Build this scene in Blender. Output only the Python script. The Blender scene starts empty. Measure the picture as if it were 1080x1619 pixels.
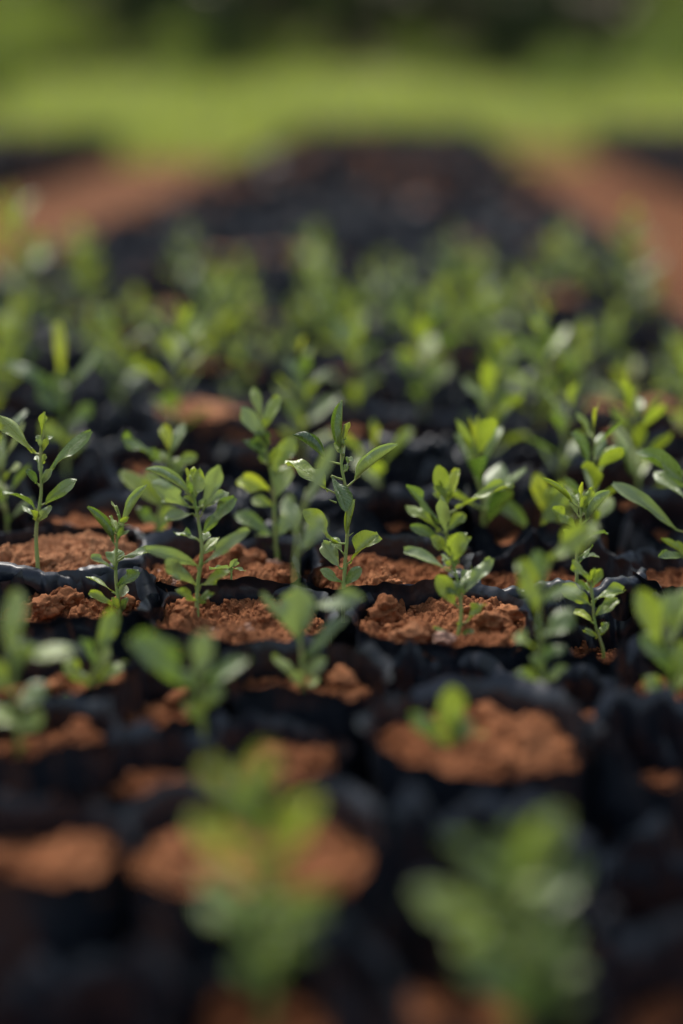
import bpy, math, random
import numpy as np
from mathutils import Vector, Matrix

random.seed(7)
rng = np.random.default_rng(11)
R = math.radians
C = bpy.context.scene.collection
scene = bpy.context.scene

# ------------------------------------------------------------------ camera
CAM_Z = 0.415
PITCH = R(17.0)
FPX = 2250.0
cam = bpy.data.cameras.new('camera')
cam_o = bpy.data.objects.new('camera', cam)
C.objects.link(cam_o)
cam_o.location = (0, 0, CAM_Z)
cam_o.rotation_euler = (R(90) - PITCH, 0, 0)
cam.sensor_fit = 'VERTICAL'
cam.sensor_height = 36.0
cam.sensor_width = 24.0
cam.lens = FPX / 1619 * 36.0
cam.clip_start = 0.01
cam.clip_end = 600
cam.dof.use_dof = True
cam.dof.focus_distance = 0.752
cam.dof.aperture_fstop = 1.5
cam.dof.aperture_blades = 0
scene.camera = cam_o

# ------------------------------------------------------------------ world, sun, exposure
SUN_EL, SUN_AZ = 54.0, -28.0          # azimuth measured from +Y towards +X: light comes from behind the plants, left
w = bpy.data.worlds.new('World')
scene.world = w
w.use_nodes = True
nt = w.node_tree
nt.nodes.clear()
sky = nt.nodes.new('ShaderNodeTexSky')
sky.sky_type = 'NISHITA'
sky.sun_disc = False
sky.sun_elevation = R(SUN_EL)
sky.sun_rotation = R(SUN_AZ)
sky.air_density = 1.3
sky.dust_density = 4.0
sky.ozone_density = 0.6
hs = nt.nodes.new('ShaderNodeHueSaturation')
hs.inputs['Saturation'].default_value = 0.8
bg = nt.nodes.new('ShaderNodeBackground')
bg.inputs['Strength'].default_value = 0.115
ow = nt.nodes.new('ShaderNodeOutputWorld')
nt.links.new(sky.outputs[0], hs.inputs['Color'])
nt.links.new(hs.outputs[0], bg.inputs['Color'])
nt.links.new(bg.outputs[0], ow.inputs[0])
sl = bpy.data.lights.new('sun', 'SUN')
sl.energy = 2.1
sl.angle = R(28)
sl.color = (1.0, 0.97, 0.92)
so = bpy.data.objects.new('sun', sl)
C.objects.link(so)
sd = Vector((math.sin(R(SUN_AZ)) * math.cos(R(SUN_EL)), math.cos(R(SUN_AZ)) * math.cos(R(SUN_EL)), math.sin(R(SUN_EL))))
so.rotation_euler = sd.to_track_quat('Z', 'Y').to_euler()
so.location = (0, 0, 5)
vs = scene.view_settings
vs.view_transform = 'Standard'
vs.look = 'None'
vs.exposure = 0.92
vs.gamma = 1.0
vs.use_curve_mapping = False
scene.render.engine = 'CYCLES'
scene.cycles.use_denoising = True
scene.cycles.max_bounces = 6
scene.cycles.sample_clamp_indirect = 4.0


# ------------------------------------------------------------------ geometry of the place
def ray(u, v):
    x = (u - 540) / FPX
    y = -(v - 809.5) / FPX
    return (x, math.cos(PITCH) + y * math.sin(PITCH), y * math.cos(PITCH) - math.sin(PITCH))


def at_plane(u, v, z=0.15):
    d = ray(u, v)
    t = (z - CAM_Z) / d[2]
    return Vector((d[0] * t, d[1] * t, z))


def at_depth(u, v, t):
    d = ray(u, v)
    return Vector((d[0] * t, d[1] * t, CAM_Z + d[2] * t))


def project(p):
    d = Vector(p) - Vector((0, 0, CAM_Z))
    dep = d.y * math.cos(PITCH) - d.z * math.sin(PITCH)
    up = d.y * math.sin(PITCH) + d.z * math.cos(PITCH)
    return 540 + d.x / dep * FPX, 809.5 - up / dep * FPX, dep


BED_SLOPE = 0.049            # the beds run a little to the right of the view direction


# ------------------------------------------------------------------ numpy noise
def _hash(ix, iy, iz, seed):
    h = (ix.astype(np.int64) * 374761393 + iy.astype(np.int64) * 668265263 + iz.astype(np.int64) * 2147483647 + seed * 974711) & 0xffffffff
    h = ((h ^ (h >> 13)) * 1274126177) & 0xffffffff
    h = ((h ^ (h >> 16)) * 2246822519) & 0xffffffff
    h = h ^ (h >> 15)
    return (h & 0xffffff) / float(0xffffff)


def vnoise(x, y, z, seed=0):
    x = np.asarray(x, float); y = np.asarray(y, float); z = np.asarray(z, float)
    x, y, z = np.broadcast_arrays(x, y, z)
    xi, yi, zi = np.floor(x), np.floor(y), np.floor(z)
    fx, fy, fz = x - xi, y - yi, z - zi
    fx = fx * fx * fx * (fx * (fx * 6 - 15) + 10); fy = fy * fy * fy * (fy * (fy * 6 - 15) + 10); fz = fz * fz * fz * (fz * (fz * 6 - 15) + 10)
    r = 0
    for a in (0, 1):
        for b in (0, 1):
            for c in (0, 1):
                wgt = (fx if a else 1 - fx) * (fy if b else 1 - fy) * (fz if c else 1 - fz)
                r = r + wgt * _hash(xi + a, yi + b, zi + c, seed)
    return r * 2 - 1


def fbm(x, y, z, seed=0, octs=4, gain=0.5):
    r = 0; amp = 1; f = 1
    for k in range(octs):
        r = r + amp * vnoise(x * f, y * f, z * f, seed + k * 17)
        amp *= gain; f *= 2.03
    return r


def domes(x, y, cell, seed, cover=1.0):
    """granules: the tallest rounded lump over each point, heights 0..1"""
    x = x / cell; y = y / cell
    xi, yi = np.floor(x), np.floor(y)
    best = np.zeros_like(x)
    for a in (-1, 0, 1):
        for b in (-1, 0, 1):
            cx, cy = xi + a, yi + b
            z0 = np.zeros_like(cx)
            px = cx + 0.1 + 0.8 * _hash(cx, cy, z0, seed)
            py = cy + 0.1 + 0.8 * _hash(cx, cy, z0 + 1, seed)
            rr = 0.35 + 0.5 * _hash(cx, cy, z0 + 2, seed)
            on = _hash(cx, cy, z0 + 3, seed) < cover
            d2 = ((x - px) ** 2 + (y - py) ** 2) / rr ** 2
            h = np.sqrt(np.clip(1 - d2, 0, 1)) * rr * 1.2 * on
            best = np.maximum(best, h)
    return best


# ------------------------------------------------------------------ object helpers
def new_mesh(name, verts, faces, uvs=None, mats=(), fmat=None, smooth=True):
    me = bpy.data.meshes.new(name)
    verts = np.asarray(verts, dtype=np.float32).reshape(-1, 3)
    if isinstance(faces, np.ndarray):
        n, k = faces.shape
        me.vertices.add(len(verts)); me.vertices.foreach_set('co', verts.ravel())
        me.loops.add(n * k); me.loops.foreach_set('vertex_index', faces.astype(np.int32).ravel())
        me.polygons.add(n)
        me.polygons.foreach_set('loop_start', np.arange(0, n * k, k, dtype=np.int32))
        me.polygons.foreach_set('loop_total', np.full(n, k, dtype=np.int32))
        me.update(calc_edges=True)
    else:
        me.from_pydata([tuple(v) for v in verts.tolist()], [], faces)
        me.update()
    for m in mats:
        me.materials.append(m)
    if uvs is not None:
        l = me.uv_layers.new(name='UVMap')
        li = np.empty(len(me.loops), dtype=np.int32)
        me.loops.foreach_get('vertex_index', li)
        l.data.foreach_set('uv', np.asarray(uvs, dtype=np.float32)[li].ravel())
    if fmat is not None:
        me.polygons.foreach_set('material_index', np.asarray(fmat, dtype=np.int32))
    me.polygons.foreach_set('use_smooth', np.full(len(me.polygons), smooth))
    return me


def link(name, me, parent=None, loc=(0, 0, 0), rot=(0, 0, 0), scale=(1, 1, 1)):
    o = bpy.data.objects.new(name, me)
    C.objects.link(o)
    o.location = loc
    o.rotation_euler = rot
    o.scale = scale
    if parent:
        o.parent = parent
    return o


def tag(o, label=None, cat=None, group=None, kind=None):
    if label: o['label'] = label
    if cat: o['category'] = cat
    if group: o['group'] = group
    if kind: o['kind'] = kind
    return o


def grid_faces(nu, nv, wrap=False):
    """nu rows x nv columns; columns wrap round when asked"""
    i = np.arange(nu - 1)[:, None]
    j = np.arange(nv if wrap else nv - 1)[None, :]
    j2 = (j + 1) % nv
    a = i * nv + j; b = i * nv + j2; c = (i + 1) * nv + j2; d = (i + 1) * nv + j
    return np.stack([a, b, c, d], -1).reshape(-1, 4)


def tube(pts, radii, n=7, closed_tip=True):
    pts = [Vector(p) for p in pts]
    V = []
    for k, p in enumerate(pts):
        t = (pts[min(k + 1, len(pts) - 1)] - pts[max(k - 1, 0)]).normalized()
        ref = Vector((0, 1, 0)) if abs(t.y) < 0.8 else Vector((1, 0, 0))
        a = t.cross(ref).normalized(); b = t.cross(a)
        for j in range(n):
            th = 2 * math.pi * j / n
            V.append(p + (a * math.cos(th) + b * math.sin(th)) * radii[k])
    F = [tuple(f) for f in grid_faces(len(pts), n, True).tolist()]
    if closed_tip:
        V.append(pts[-1] + (pts[-1] - pts[-2]).normalized() * radii[-1])
        k0 = (len(pts) - 1) * n
        for j in range(n):
            F.append((k0 + j, k0 + (j + 1) % n, len(V) - 1))
    return V, F


def smooth_path(pts, n):
    """Catmull-Rom through the points"""
    P = [Vector(p) for p in pts]
    P = [P[0] * 2 - P[1]] + P + [P[-1] * 2 - P[-2]]
    out = []
    segs = len(P) - 3
    for k in range(n + 1):
        s = k / n * segs
        i = min(int(s), segs - 1); t = s - i
        a, b, c, d = P[i:i + 4]
        out.append(0.5 * ((2 * b) + (c - a) * t + (2 * a - 5 * b + 4 * c - d) * t * t + (3 * b - a - 3 * c + d) * t ** 3))
    return out


# ------------------------------------------------------------------ materials
class NB:
    def __init__(s, name):
        s.m = bpy.data.materials.new(name)
        s.m.use_nodes = True
        s.t = s.m.node_tree
        s.t.nodes.clear()
        s.out = s.t.nodes.new('ShaderNodeOutputMaterial')

    def n(s, typ, **kw):
        nd = s.t.nodes.new(typ)
        for k, v in kw.items():
            if k.startswith('i_'):
                nd.inputs[k[2:].replace('_', ' ')].default_value = v
            else:
                setattr(nd, k, v)
        return nd

    def l(s, a, b):
        s.t.links.new(a, b)

    def noise(s, scale, detail=4, rough=0.55, vec=None):
        nd = s.n('ShaderNodeTexNoise')
        nd.inputs['Scale'].default_value = scale
        nd.inputs['Detail'].default_value = detail
        nd.inputs['Roughness'].default_value = rough
        if vec is not None:
            s.l(vec, nd.inputs['Vector'])
        return nd.outputs['Fac']

    def ramp(s, fac, stops):
        r = s.n('ShaderNodeValToRGB')
        els = r.color_ramp.elements
        while len(els) < len(stops):
            els.new(0.5)
        for e, (p, c) in zip(els, stops):
            e.position = p
            e.color = (*c, 1) if len(c) == 3 else c
        s.l(fac, r.inputs[0])
        return r.outputs[0]

    def mix(s, fac, a, b):
        m = s.n('ShaderNodeMix', data_type='RGBA')
        for sock, val in ((m.inputs[0], fac), (m.inputs[6], a), (m.inputs[7], b)):
            if isinstance(val, bpy.types.NodeSocket):
                s.l(val, sock)
            elif isinstance(val, (int, float)):
                sock.default_value = val
            else:
                sock.default_value = (*val, 1)
        return m.outputs[2]

    def math(s, op, a, b=None):
        m = s.n('ShaderNodeMath', operation=op)
        for sock, val in ((m.inputs[0], a), (m.inputs[1], b)):
            if val is None: continue
            if isinstance(val, bpy.types.NodeSocket): s.l(val, sock)
            else: sock.default_value = val
        return m.outputs[0]

    def bump(s, h, dist, strength=1.0, nrm=None):
        b = s.n('ShaderNodeBump')
        b.inputs['Distance'].default_value = dist
        b.inputs['Strength'].default_value = strength
        s.l(h, b.inputs['Height'])
        if nrm is not None: s.l(nrm, b.inputs['Normal'])
        return b.outputs[0]


def soil_material(name, base, light, dark, spec=0.2):
    b = NB(name)
    tc = b.n('ShaderNodeTexCoord').outputs['Object']
    geo = b.n('ShaderNodeNewGeometry').outputs['Position']
    inf = b.n('ShaderNodeObjectInfo').outputs['Random']
    big = b.noise(22, 3, 0.5, geo)
    mid = b.noise(240, 4, 0.6, geo)
    fine = b.noise(1150, 4, 0.7, geo)
    c = b.mix(b.ramp(big, [(0.35, (0, 0, 0)), (0.65, (1, 1, 1))]), base, light)
    c = b.mix(b.math('MULTIPLY', b.ramp(mid, [(0.42, (0, 0, 0)), (0.62, (1, 1, 1))]), 0.55), c, dark)
    c = b.mix(b.ramp(fine, [(0.58, (0, 0, 0)), (0.70, (0.6, 0.6, 0.6))]), c, tuple(min(1, x * 1.5) for x in light))
    p = b.n('ShaderNodeBsdfPrincipled')
    b.l(c, p.inputs['Base Color'])
    p.inputs['Roughness'].default_value = 0.95
    p.inputs['Specular IOR Level'].default_value = spec
    n1 = b.bump(mid, 0.0016, 0.8)
    n2 = b.bump(fine, 0.0009, 1.0, n1)
    b.l(n2, p.inputs['Normal'])
    b.l(p.outputs[0], b.out.inputs[0])
    return b.m


M = {}
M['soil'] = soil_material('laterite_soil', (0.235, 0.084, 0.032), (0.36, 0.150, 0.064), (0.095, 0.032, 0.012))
M['soil_dark'] = soil_material('dark_shaded_laterite_soil', (0.19, 0.068, 0.026), (0.27, 0.105, 0.044), (0.09, 0.030, 0.012))  # darker soil tone; shade in sunken and front-row bags is painted in with it
M['soil_pale'] = soil_material('dry_laterite_soil', (0.36, 0.155, 0.070), (0.46, 0.22, 0.108), (0.18, 0.070, 0.028))


def stone_mat():
    b = NB('pebble_stone')
    geo = b.n('ShaderNodeNewGeometry').outputs['Position']
    inf = b.n('ShaderNodeObjectInfo').outputs['Random']
    c = b.ramp(inf, [(0.0, (0.30, 0.16, 0.10)), (0.4, (0.36, 0.24, 0.18)), (0.75, (0.13, 0.10, 0.10)), (1.0, (0.5, 0.42, 0.36))])
    c = b.mix(b.noise(400, 4, 0.6, geo), c, (0.3, 0.14, 0.07))
    p = b.n('ShaderNodeBsdfPrincipled')
    b.l(c, p.inputs['Base Color']); p.inputs['Roughness'].default_value = 0.75
    b.l(b.bump(b.noise(900, 3, 0.6, geo), 0.0004), p.inputs['Normal'])
    b.l(p.outputs[0], b.out.inputs[0])
    return b.m


M['stone'] = stone_mat()


def plastic_mat():
    b = NB('black_polythene_film')
    tc = b.n('ShaderNodeTexCoord').outputs['Object']
    geo = b.n('ShaderNodeNewGeometry').outputs['Position']
    dust = b.noise(38, 5, 0.65, geo)
    fine = b.noise(900, 3, 0.7, geo)
    dm = b.math('MULTIPLY', b.ramp(dust, [(0.55, (0, 0, 0)), (0.85, (0.14, 0.14, 0.14))]), b.ramp(fine, [(0.38, (0.25, 0.25, 0.25)), (0.66, (1, 1, 1))]))
    specks = b.ramp(fine, [(0.73, (0, 0, 0)), (0.76, (0.5, 0.5, 0.5))])
    f = b.math('MAXIMUM', dm, specks)
    c = b.mix(f, (0.012, 0.0150, 0.021), (0.15, 0.085, 0.055))
    p = b.n('ShaderNodeBsdfPrincipled')
    b.l(c, p.inputs['Base Color'])
    r = b.ramp(b.noise(60, 3, 0.6, geo), [(0.3, (0.25, 0.25, 0.25)), (0.7, (0.5, 0.5, 0.5))])
    r2 = b.mix(f, r, (0.9, 0.9, 0.9))
    b.l(r2, p.inputs['Roughness'])
    p.inputs['Specular IOR Level'].default_value = 0.5
    # crinkles of the film: sharp creases from two voronoi scales
    v1 = b.n('ShaderNodeTexVoronoi', feature='DISTANCE_TO_EDGE'); v1.inputs['Scale'].default_value = 38
    nz = b.n('ShaderNodeTexNoise'); nz.inputs['Scale'].default_value = 45
    b.l(geo, nz.inputs['Vector'])
    ad = b.n('ShaderNodeVectorMath', operation='SCALE'); ad.inputs[3].default_value = 0.03
    b.l(nz.outputs['Color'], ad.inputs[0])
    ad2 = b.n('ShaderNodeVectorMath', operation='ADD')
    b.l(geo, ad2.inputs[0]); b.l(ad.outputs[0], ad2.inputs[1])
    b.l(ad2.outputs[0], v1.inputs['Vector'])
    h1 = b.ramp(v1.outputs['Distance'], [(0.0, (0, 0, 0)), (0.16, (1, 1, 1))])
    n1 = b.bump(h1, 0.0008, 0.4)
    n2 = b.bump(b.noise(62, 3, 0.5, geo), 0.0030, 0.45, n1)
    b.l(n2, p.inputs['Normal'])
    b.l(p.outputs[0], b.out.inputs[0])
    return b.m


M['plastic'] = plastic_mat()


def leaf_mat(name, top, under, glow, rough=0.36, var=0.35, residue_sheen=0.0):
    b = NB(name)
    uv = b.n('ShaderNodeUVMap', uv_map='UVMap').outputs[0]
    sep = b.n('ShaderNodeSeparateXYZ'); b.l(uv, sep.inputs[0])
    U, Vv = sep.outputs[0], sep.outputs[1]
    geo = b.n('ShaderNodeNewGeometry')
    pos, back = geo.outputs['Position'], geo.outputs['Backfacing']
    rnd = b.n('ShaderNodeObjectInfo').outputs['Random']
    acr = b.math('ABSOLUTE', b.math('SUBTRACT', Vv, 0.5))
    mid = b.ramp(acr, [(0.0, (1, 1, 1)), (0.035, (0, 0, 0))])
    # side veins: bands slanting forward from the midrib
    vv = b.math('SINE', b.math('MULTIPLY', b.math('SUBTRACT', U, b.math('MULTIPLY', acr, 0.55)), 58.0))
    vein = b.ramp(b.math('MULTIPLY', b.math('ADD', vv, 1.0), 0.5), [(0.86, (0, 0, 0)), (1.0, (1, 1, 1))])
    edge = b.ramp(acr, [(0.465, (0, 0, 0)), (0.5, (1, 1, 1))])
    c = b.mix(b.math('MULTIPLY', b.noise(160, 4, 0.6, pos), 0.8), top, tuple(x * 0.55 for x in top))
    c = b.mix(b.math('MULTIPLY', rnd, var), c, tuple(x * y for x, y in zip(top, (1.9, 1.5, 1.2))))
    c = b.mix(b.math('MULTIPLY', vein, 0.32), c, under)
    c = b.mix(b.math('MULTIPLY', mid, 0.55), c, tuple(min(1, x * 1.5) for x in under))
    c = b.mix(b.math('MULTIPLY', edge, 0.30), c, under)
    # specks of soil and pale patches, part dried drops, part painted sky sheen
    sp = b.ramp(b.noise(1000, 3, 0.65, pos), [(0.65, (0, 0, 0)), (0.70, (0.9, 0.9, 0.9))])
    c = b.mix(sp, c, (0.2, 0.12, 0.05))
    if residue_sheen:
        rs = b.math('MULTIPLY', b.ramp(b.noise(260, 5, 0.7, pos), [(0.55, (0, 0, 0)), (0.68, (1, 1, 1))]), residue_sheen)
        c = b.mix(rs, c, (0.42, 0.50, 0.36))
    bl = b.math('MULTIPLY', b.ramp(b.noise(95, 4, 0.65, pos), [(0.66, (0, 0, 0)), (0.72, (0.8, 0.8, 0.8))]), b.ramp(acr, [(0.2, (0.15, 0.15, 0.15)), (0.48, (1, 1, 1))]))
    c = b.mix(bl, c, (0.30, 0.20, 0.045))
    cu = b.mix(b.math('MULTIPLY', mid, 0.4), under, tuple(min(1, x * 1.4) for x in under))
    c = b.mix(back, c, cu)
    p = b.n('ShaderNodeBsdfPrincipled')
    b.l(c, p.inputs['Base Color'])
    rr = b.ramp(b.noise(300, 3, 0.6, pos), [(0.3, (rough - 0.09,) * 3), (0.7, (rough + 0.12,) * 3)])
    b.l(rr, p.inputs['Roughness'])
    p.inputs['Specular IOR Level'].default_value = 1.0
    hgt = b.math('ADD', b.math('MULTIPLY', mid, -1.0), b.math('MULTIPLY', vein, -0.5))
    n1 = b.bump(hgt, 0.0005, 0.7)
    n2 = b.bump(b.noise(500, 3, 0.6, pos), 0.0003, 0.5, n1)
    n2 = b.bump(b.noise(130, 2, 0.5, pos), 0.0022, 0.6, n2)
    b.l(n2, p.inputs['Normal'])
    tr = b.n('ShaderNodeBsdfTranslucent')
    tr.inputs[0].default_value = (*glow, 1)
    ms = b.n('ShaderNodeMixShader'); ms.inputs[0].default_value = 0.34
    b.l(p.outputs[0], ms.inputs[1]); b.l(tr.outputs[0], ms.inputs[2])
    b.l(ms.outputs[0], b.out.inputs[0])
    return b.m


M['leaf_mature'] = leaf_mat('leaf_mature', (0.075, 0.130, 0.030), (0.17, 0.24, 0.075), (0.17, 0.28, 0.025), 0.30, 0.35, 0.45)
M['leaf_dark'] = leaf_mat('leaf_dark', (0.026, 0.060, 0.016), (0.12, 0.18, 0.065), (0.10, 0.19, 0.02), 0.28, 0.3, 0.30)
M['leaf_fresh'] = leaf_mat('leaf_fresh', (0.125, 0.190, 0.022), (0.24, 0.32, 0.075), (0.34, 0.45, 0.03), 0.32, 0.3, 0.30)
M['leaf_pale'] = leaf_mat('leaf_pale', (0.165, 0.240, 0.100), (0.25, 0.32, 0.14), (0.25, 0.35, 0.07), 0.38, 0.2, 0.6)  # pale tone, partly standing in for sky gloss on the upper faces
M['leaf_young'] = leaf_mat('leaf_young', (0.330, 0.400, 0.025), (0.38, 0.46, 0.05), (0.60, 0.68, 0.04), 0.42, 0.1, 0.0)


def simple_mat(name, col, col2, scale, rough=0.8, bumpd=0.0, trans=None, tf=0.35):
    b = NB(name)
    geo = b.n('ShaderNodeNewGeometry').outputs['Position']
    c = b.mix(b.ramp(b.noise(scale, 5, 0.6, geo), [(0.35, (0, 0, 0)), (0.65, (1, 1, 1))]), col, col2)
    p = b.n('ShaderNodeBsdfPrincipled')
    b.l(c, p.inputs['Base Color']); p.inputs['Roughness'].default_value = rough
    if bumpd:
        b.l(b.bump(b.noise(scale * 3, 4, 0.6, geo), bumpd), p.inputs['Normal'])
    if trans:
        tr = b.n('ShaderNodeBsdfTranslucent'); tr.inputs[0].default_value = (*trans, 1)
        ms = b.n('ShaderNodeMixShader'); ms.inputs[0].default_value = tf
        b.l(p.outputs[0], ms.inputs[1]); b.l(tr.outputs[0], ms.inputs[2]); b.l(ms.outputs[0], b.out.inputs[0])
    else:
        b.l(p.outputs[0], b.out.inputs[0])
    return b.m


M['stem'] = simple_mat('green_stem', (0.21, 0.31, 0.055), (0.27, 0.27, 0.08), 180, 0.55, 0.0003)
M['bark'] = simple_mat('tree_bark', (0.09, 0.065, 0.045), (0.16, 0.12, 0.085), 6, 0.9, 0.02)
M['tree_leaf_dark'] = simple_mat('dark_tree_leaves', (0.022, 0.040, 0.013), (0.045, 0.072, 0.020), 1.2, 0.8, 0, (0.04, 0.08, 0.01))
M['tree_leaf_mid'] = simple_mat('mid_tree_leaves', (0.08, 0.112, 0.024), (0.14, 0.175, 0.040), 1.2, 0.7, 0, (0.16, 0.23, 0.03), 0.5)
M['shrub_leaf'] = simple_mat('bright_shrub_leaves', (0.11, 0.150, 0.030), (0.20, 0.245, 0.055), 1.5, 0.7, 0, (0.26, 0.34, 0.04), 0.5)
M['grass'] = simple_mat('grass_blades', (0.075, 0.105, 0.024), (0.54, 0.53, 0.24), 0.42, 0.6, 0, (0.34, 0.42, 0.05), 0.45)


def ground_mat():
    b = NB('laterite_ground')
    geo = b.n('ShaderNodeNewGeometry').outputs['Position']
    big = b.noise(1.3, 5, 0.6, geo)
    mid = b.noise(14, 5, 0.65, geo)
    c = b.mix(b.ramp(big, [(0.40, (0, 0, 0)), (0.60, (1, 1, 1))]), (0.085, 0.034, 0.015), (0.160, 0.070, 0.030))
    c = b.mix(b.math('MULTIPLY', mid, 0.6), c, (0.10, 0.040, 0.020))
    p = b.n('ShaderNodeBsdfPrincipled')
    b.l(c, p.inputs['Base Color']); p.inputs['Roughness'].default_value = 0.95
    p.inputs['Specular IOR Level'].default_value = 0.05
    b.l(b.bump(mid, 0.02, 0.7), p.inputs['Normal'])
    b.l(p.outputs[0], b.out.inputs[0])
    return b.m


M['ground'] = ground_mat()

# ------------------------------------------------------------------ setting: the ground and the field beyond
gx = np.concatenate([[-300, -120, -50, -20, -8], np.linspace(-4, 4, 120), [8, 20, 50, 120, 300]])
gy = np.concatenate([[-300, -100, -30, -8, -2], np.linspace(-0.5, 11, 170), [14, 20, 40, 90, 160, 320]])
GX, GY = np.meshgrid(gx, gy)
amp = np.where((np.abs(GX) < 5) & (GY > -1) & (GY < 12), 1.0, 0.0)
inbed = ((GX - BED_SLOPE * GY) > -0.62) & ((GX - BED_SLOPE * GY) < 0.38)
GZ = (fbm(GX * 3, GY * 3, 0 * GX, 3, 4) * 0.018 + 0.004) * amp * np.where(inbed, 0.2, 1)
me = new_mesh('ground', np.stack([GX, GY, GZ], -1).reshape(-1, 3), grid_faces(len(gy), len(gx)), mats=[M['ground']])
tag(link('ground', me), kind='structure')


# ------------------------------------------------------------------ leaves
def leaf_arrays(L, W, bend=0.5, roll=0.8, tip=1.35, pet=0.12, nu=13, nv=7, wave=0.0, notch=0.0, seed=0, twist=0.0):
    """blade along +x from 0 to its tip, upper side +z; roll > 0 curls the edges up, < 0 down. returns verts, faces, uvs, chord"""
    t = 1 - (1 - np.linspace(0, 1, nu)) ** 1.25
    ang = -bend * (t - 0.5)
    dt = np.diff(t)
    cx = np.concatenate([[0], np.cumsum(np.cos((ang[1:] + ang[:-1]) / 2) * dt)]) * L
    cz = np.concatenate([[0], np.cumsum(np.sin((ang[1:] + ang[:-1]) / 2) * dt)]) * L
    wd = W / 2 * np.power(np.clip(np.sin(math.pi * np.power(np.clip(t, 0, 1), tip)), 0, 1), 0.66)
    wd[0] = W * 0.03; wd[-1] = W * 0.13
    s = np.linspace(-1, 1, nv)
    verts, uvs = [], []
    rl = roll if abs(roll) > 0.05 else 0.05
    for i in range(nu):
        rt = rl * ((0.86 + 0.14 * math.sin(math.pi * t[i])) if abs(rl) > 4.6 else (0.55 + 0.45 * math.sin(math.pi * min(1, t[i] * 1.1))))
        k = wd[i] / (abs(rt) / 2)
        y = k * np.sin(s * abs(rt) / 2)
        zc = k * (1 - np.cos(s * abs(rt) / 2)) * (1 if rl > 0 else -1)
        zc = zc - zc[nv // 2]
        zc = zc + wave * W * np.abs(s) ** 2 * vnoise(t[i] * 4 + 0 * s, s * 1.2, 0 * s, seed)
        if twist:
            a = twist * (t[i] - 0.3)
            y, zc = y * math.cos(a) - zc * math.sin(a), y * math.sin(a) + zc * math.cos(a)
        n = (-math.sin(ang[i]), math.cos(ang[i]))
        for j in range(nv):
            xx = cx[i] + zc[j] * n[0]
            if i == nu - 1:
                xx -= notch * L * (1 - abs(s[j]))
            verts.append((xx, y[j], cz[i] + zc[j] * n[1]))
            uvs.append((t[i], (s[j] + 1) / 2))
    F = [tuple(f) for f in grid_faces(nu, nv).tolist()]
    fm = [0] * len(F)
    if pet > 0:
        pr = 0.00050
        a0 = ang[0]
        pv, pf = tube([(-pet * L, 0, -pet * L * math.tan(a0) * 0 - 0.0), (-pet * L * 0.5, 0, 0.0), (0.0, 0, 0), (L * 0.10, 0, cz[1] * 0.8 - 0.00025)],
                      [pr * 1.15, pr, pr * 0.95, pr * 0.6], 5)
        off = len(verts)
        verts += [tuple(v) for v in pv]
        uvs += [(0.02, 0.5)] * len(pv)
        F += [tuple(i + off for i in f) for f in pf]
        fm += [1] * len(pf)
    return verts, F, uvs, fm, (float(cx[-1]), float(cz[-1]))


def leaf_mesh(mat, **kw):
    v, f, uv, fm, ch = leaf_arrays(**kw)
    return new_mesh('leaf', v, f, uv, [M[mat], M['stem']], fm), ch


LIB = {}
for mat in ('leaf_mature', 'leaf_dark', 'leaf_fresh', 'leaf_pale', 'leaf_young'):
    rows = []
    for k in range(6 if mat != 'leaf_young' else 3):
        Wd = 0.011 * random.uniform(0.85, 1.2)
        rl = (0.5, 1.2, 1.8, -0.9, 3.0, 4.4)[k] if mat != 'leaf_young' else 2.0
        if mat == 'leaf_young': Wd *= 0.6
        rows.append(leaf_mesh(mat, L=0.025, W=Wd * 0.88, bend=random.uniform(-0.3, 0.9), roll=rl, tip=random.uniform(1.3, 1.8),
                              wave=random.uniform(0, 0.3), seed=k * 7, nu=11, nv=7, notch=0.02, twist=random.uniform(-0.5, 0.5))[0])
    LIB[mat] = rows

SEEDLING_GROUP = 'young seedlings growing in the bags'


# ------------------------------------------------------------------ generic seedlings
def generic_stem(h, lean, seed):
    r = random.Random(seed)
    a = r.uniform(0, 6.28)
    pts = [(0, 0, -0.006)]
    for k in range(1, 6):
        f = k / 5
        pts.append((math.cos(a) * lean * f * f + r.uniform(-1, 1) * 0.0018, math.sin(a) * lean * f * f + r.uniform(-1, 1) * 0.0018, h * f))
    return smooth_path(pts, 14)


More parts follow.
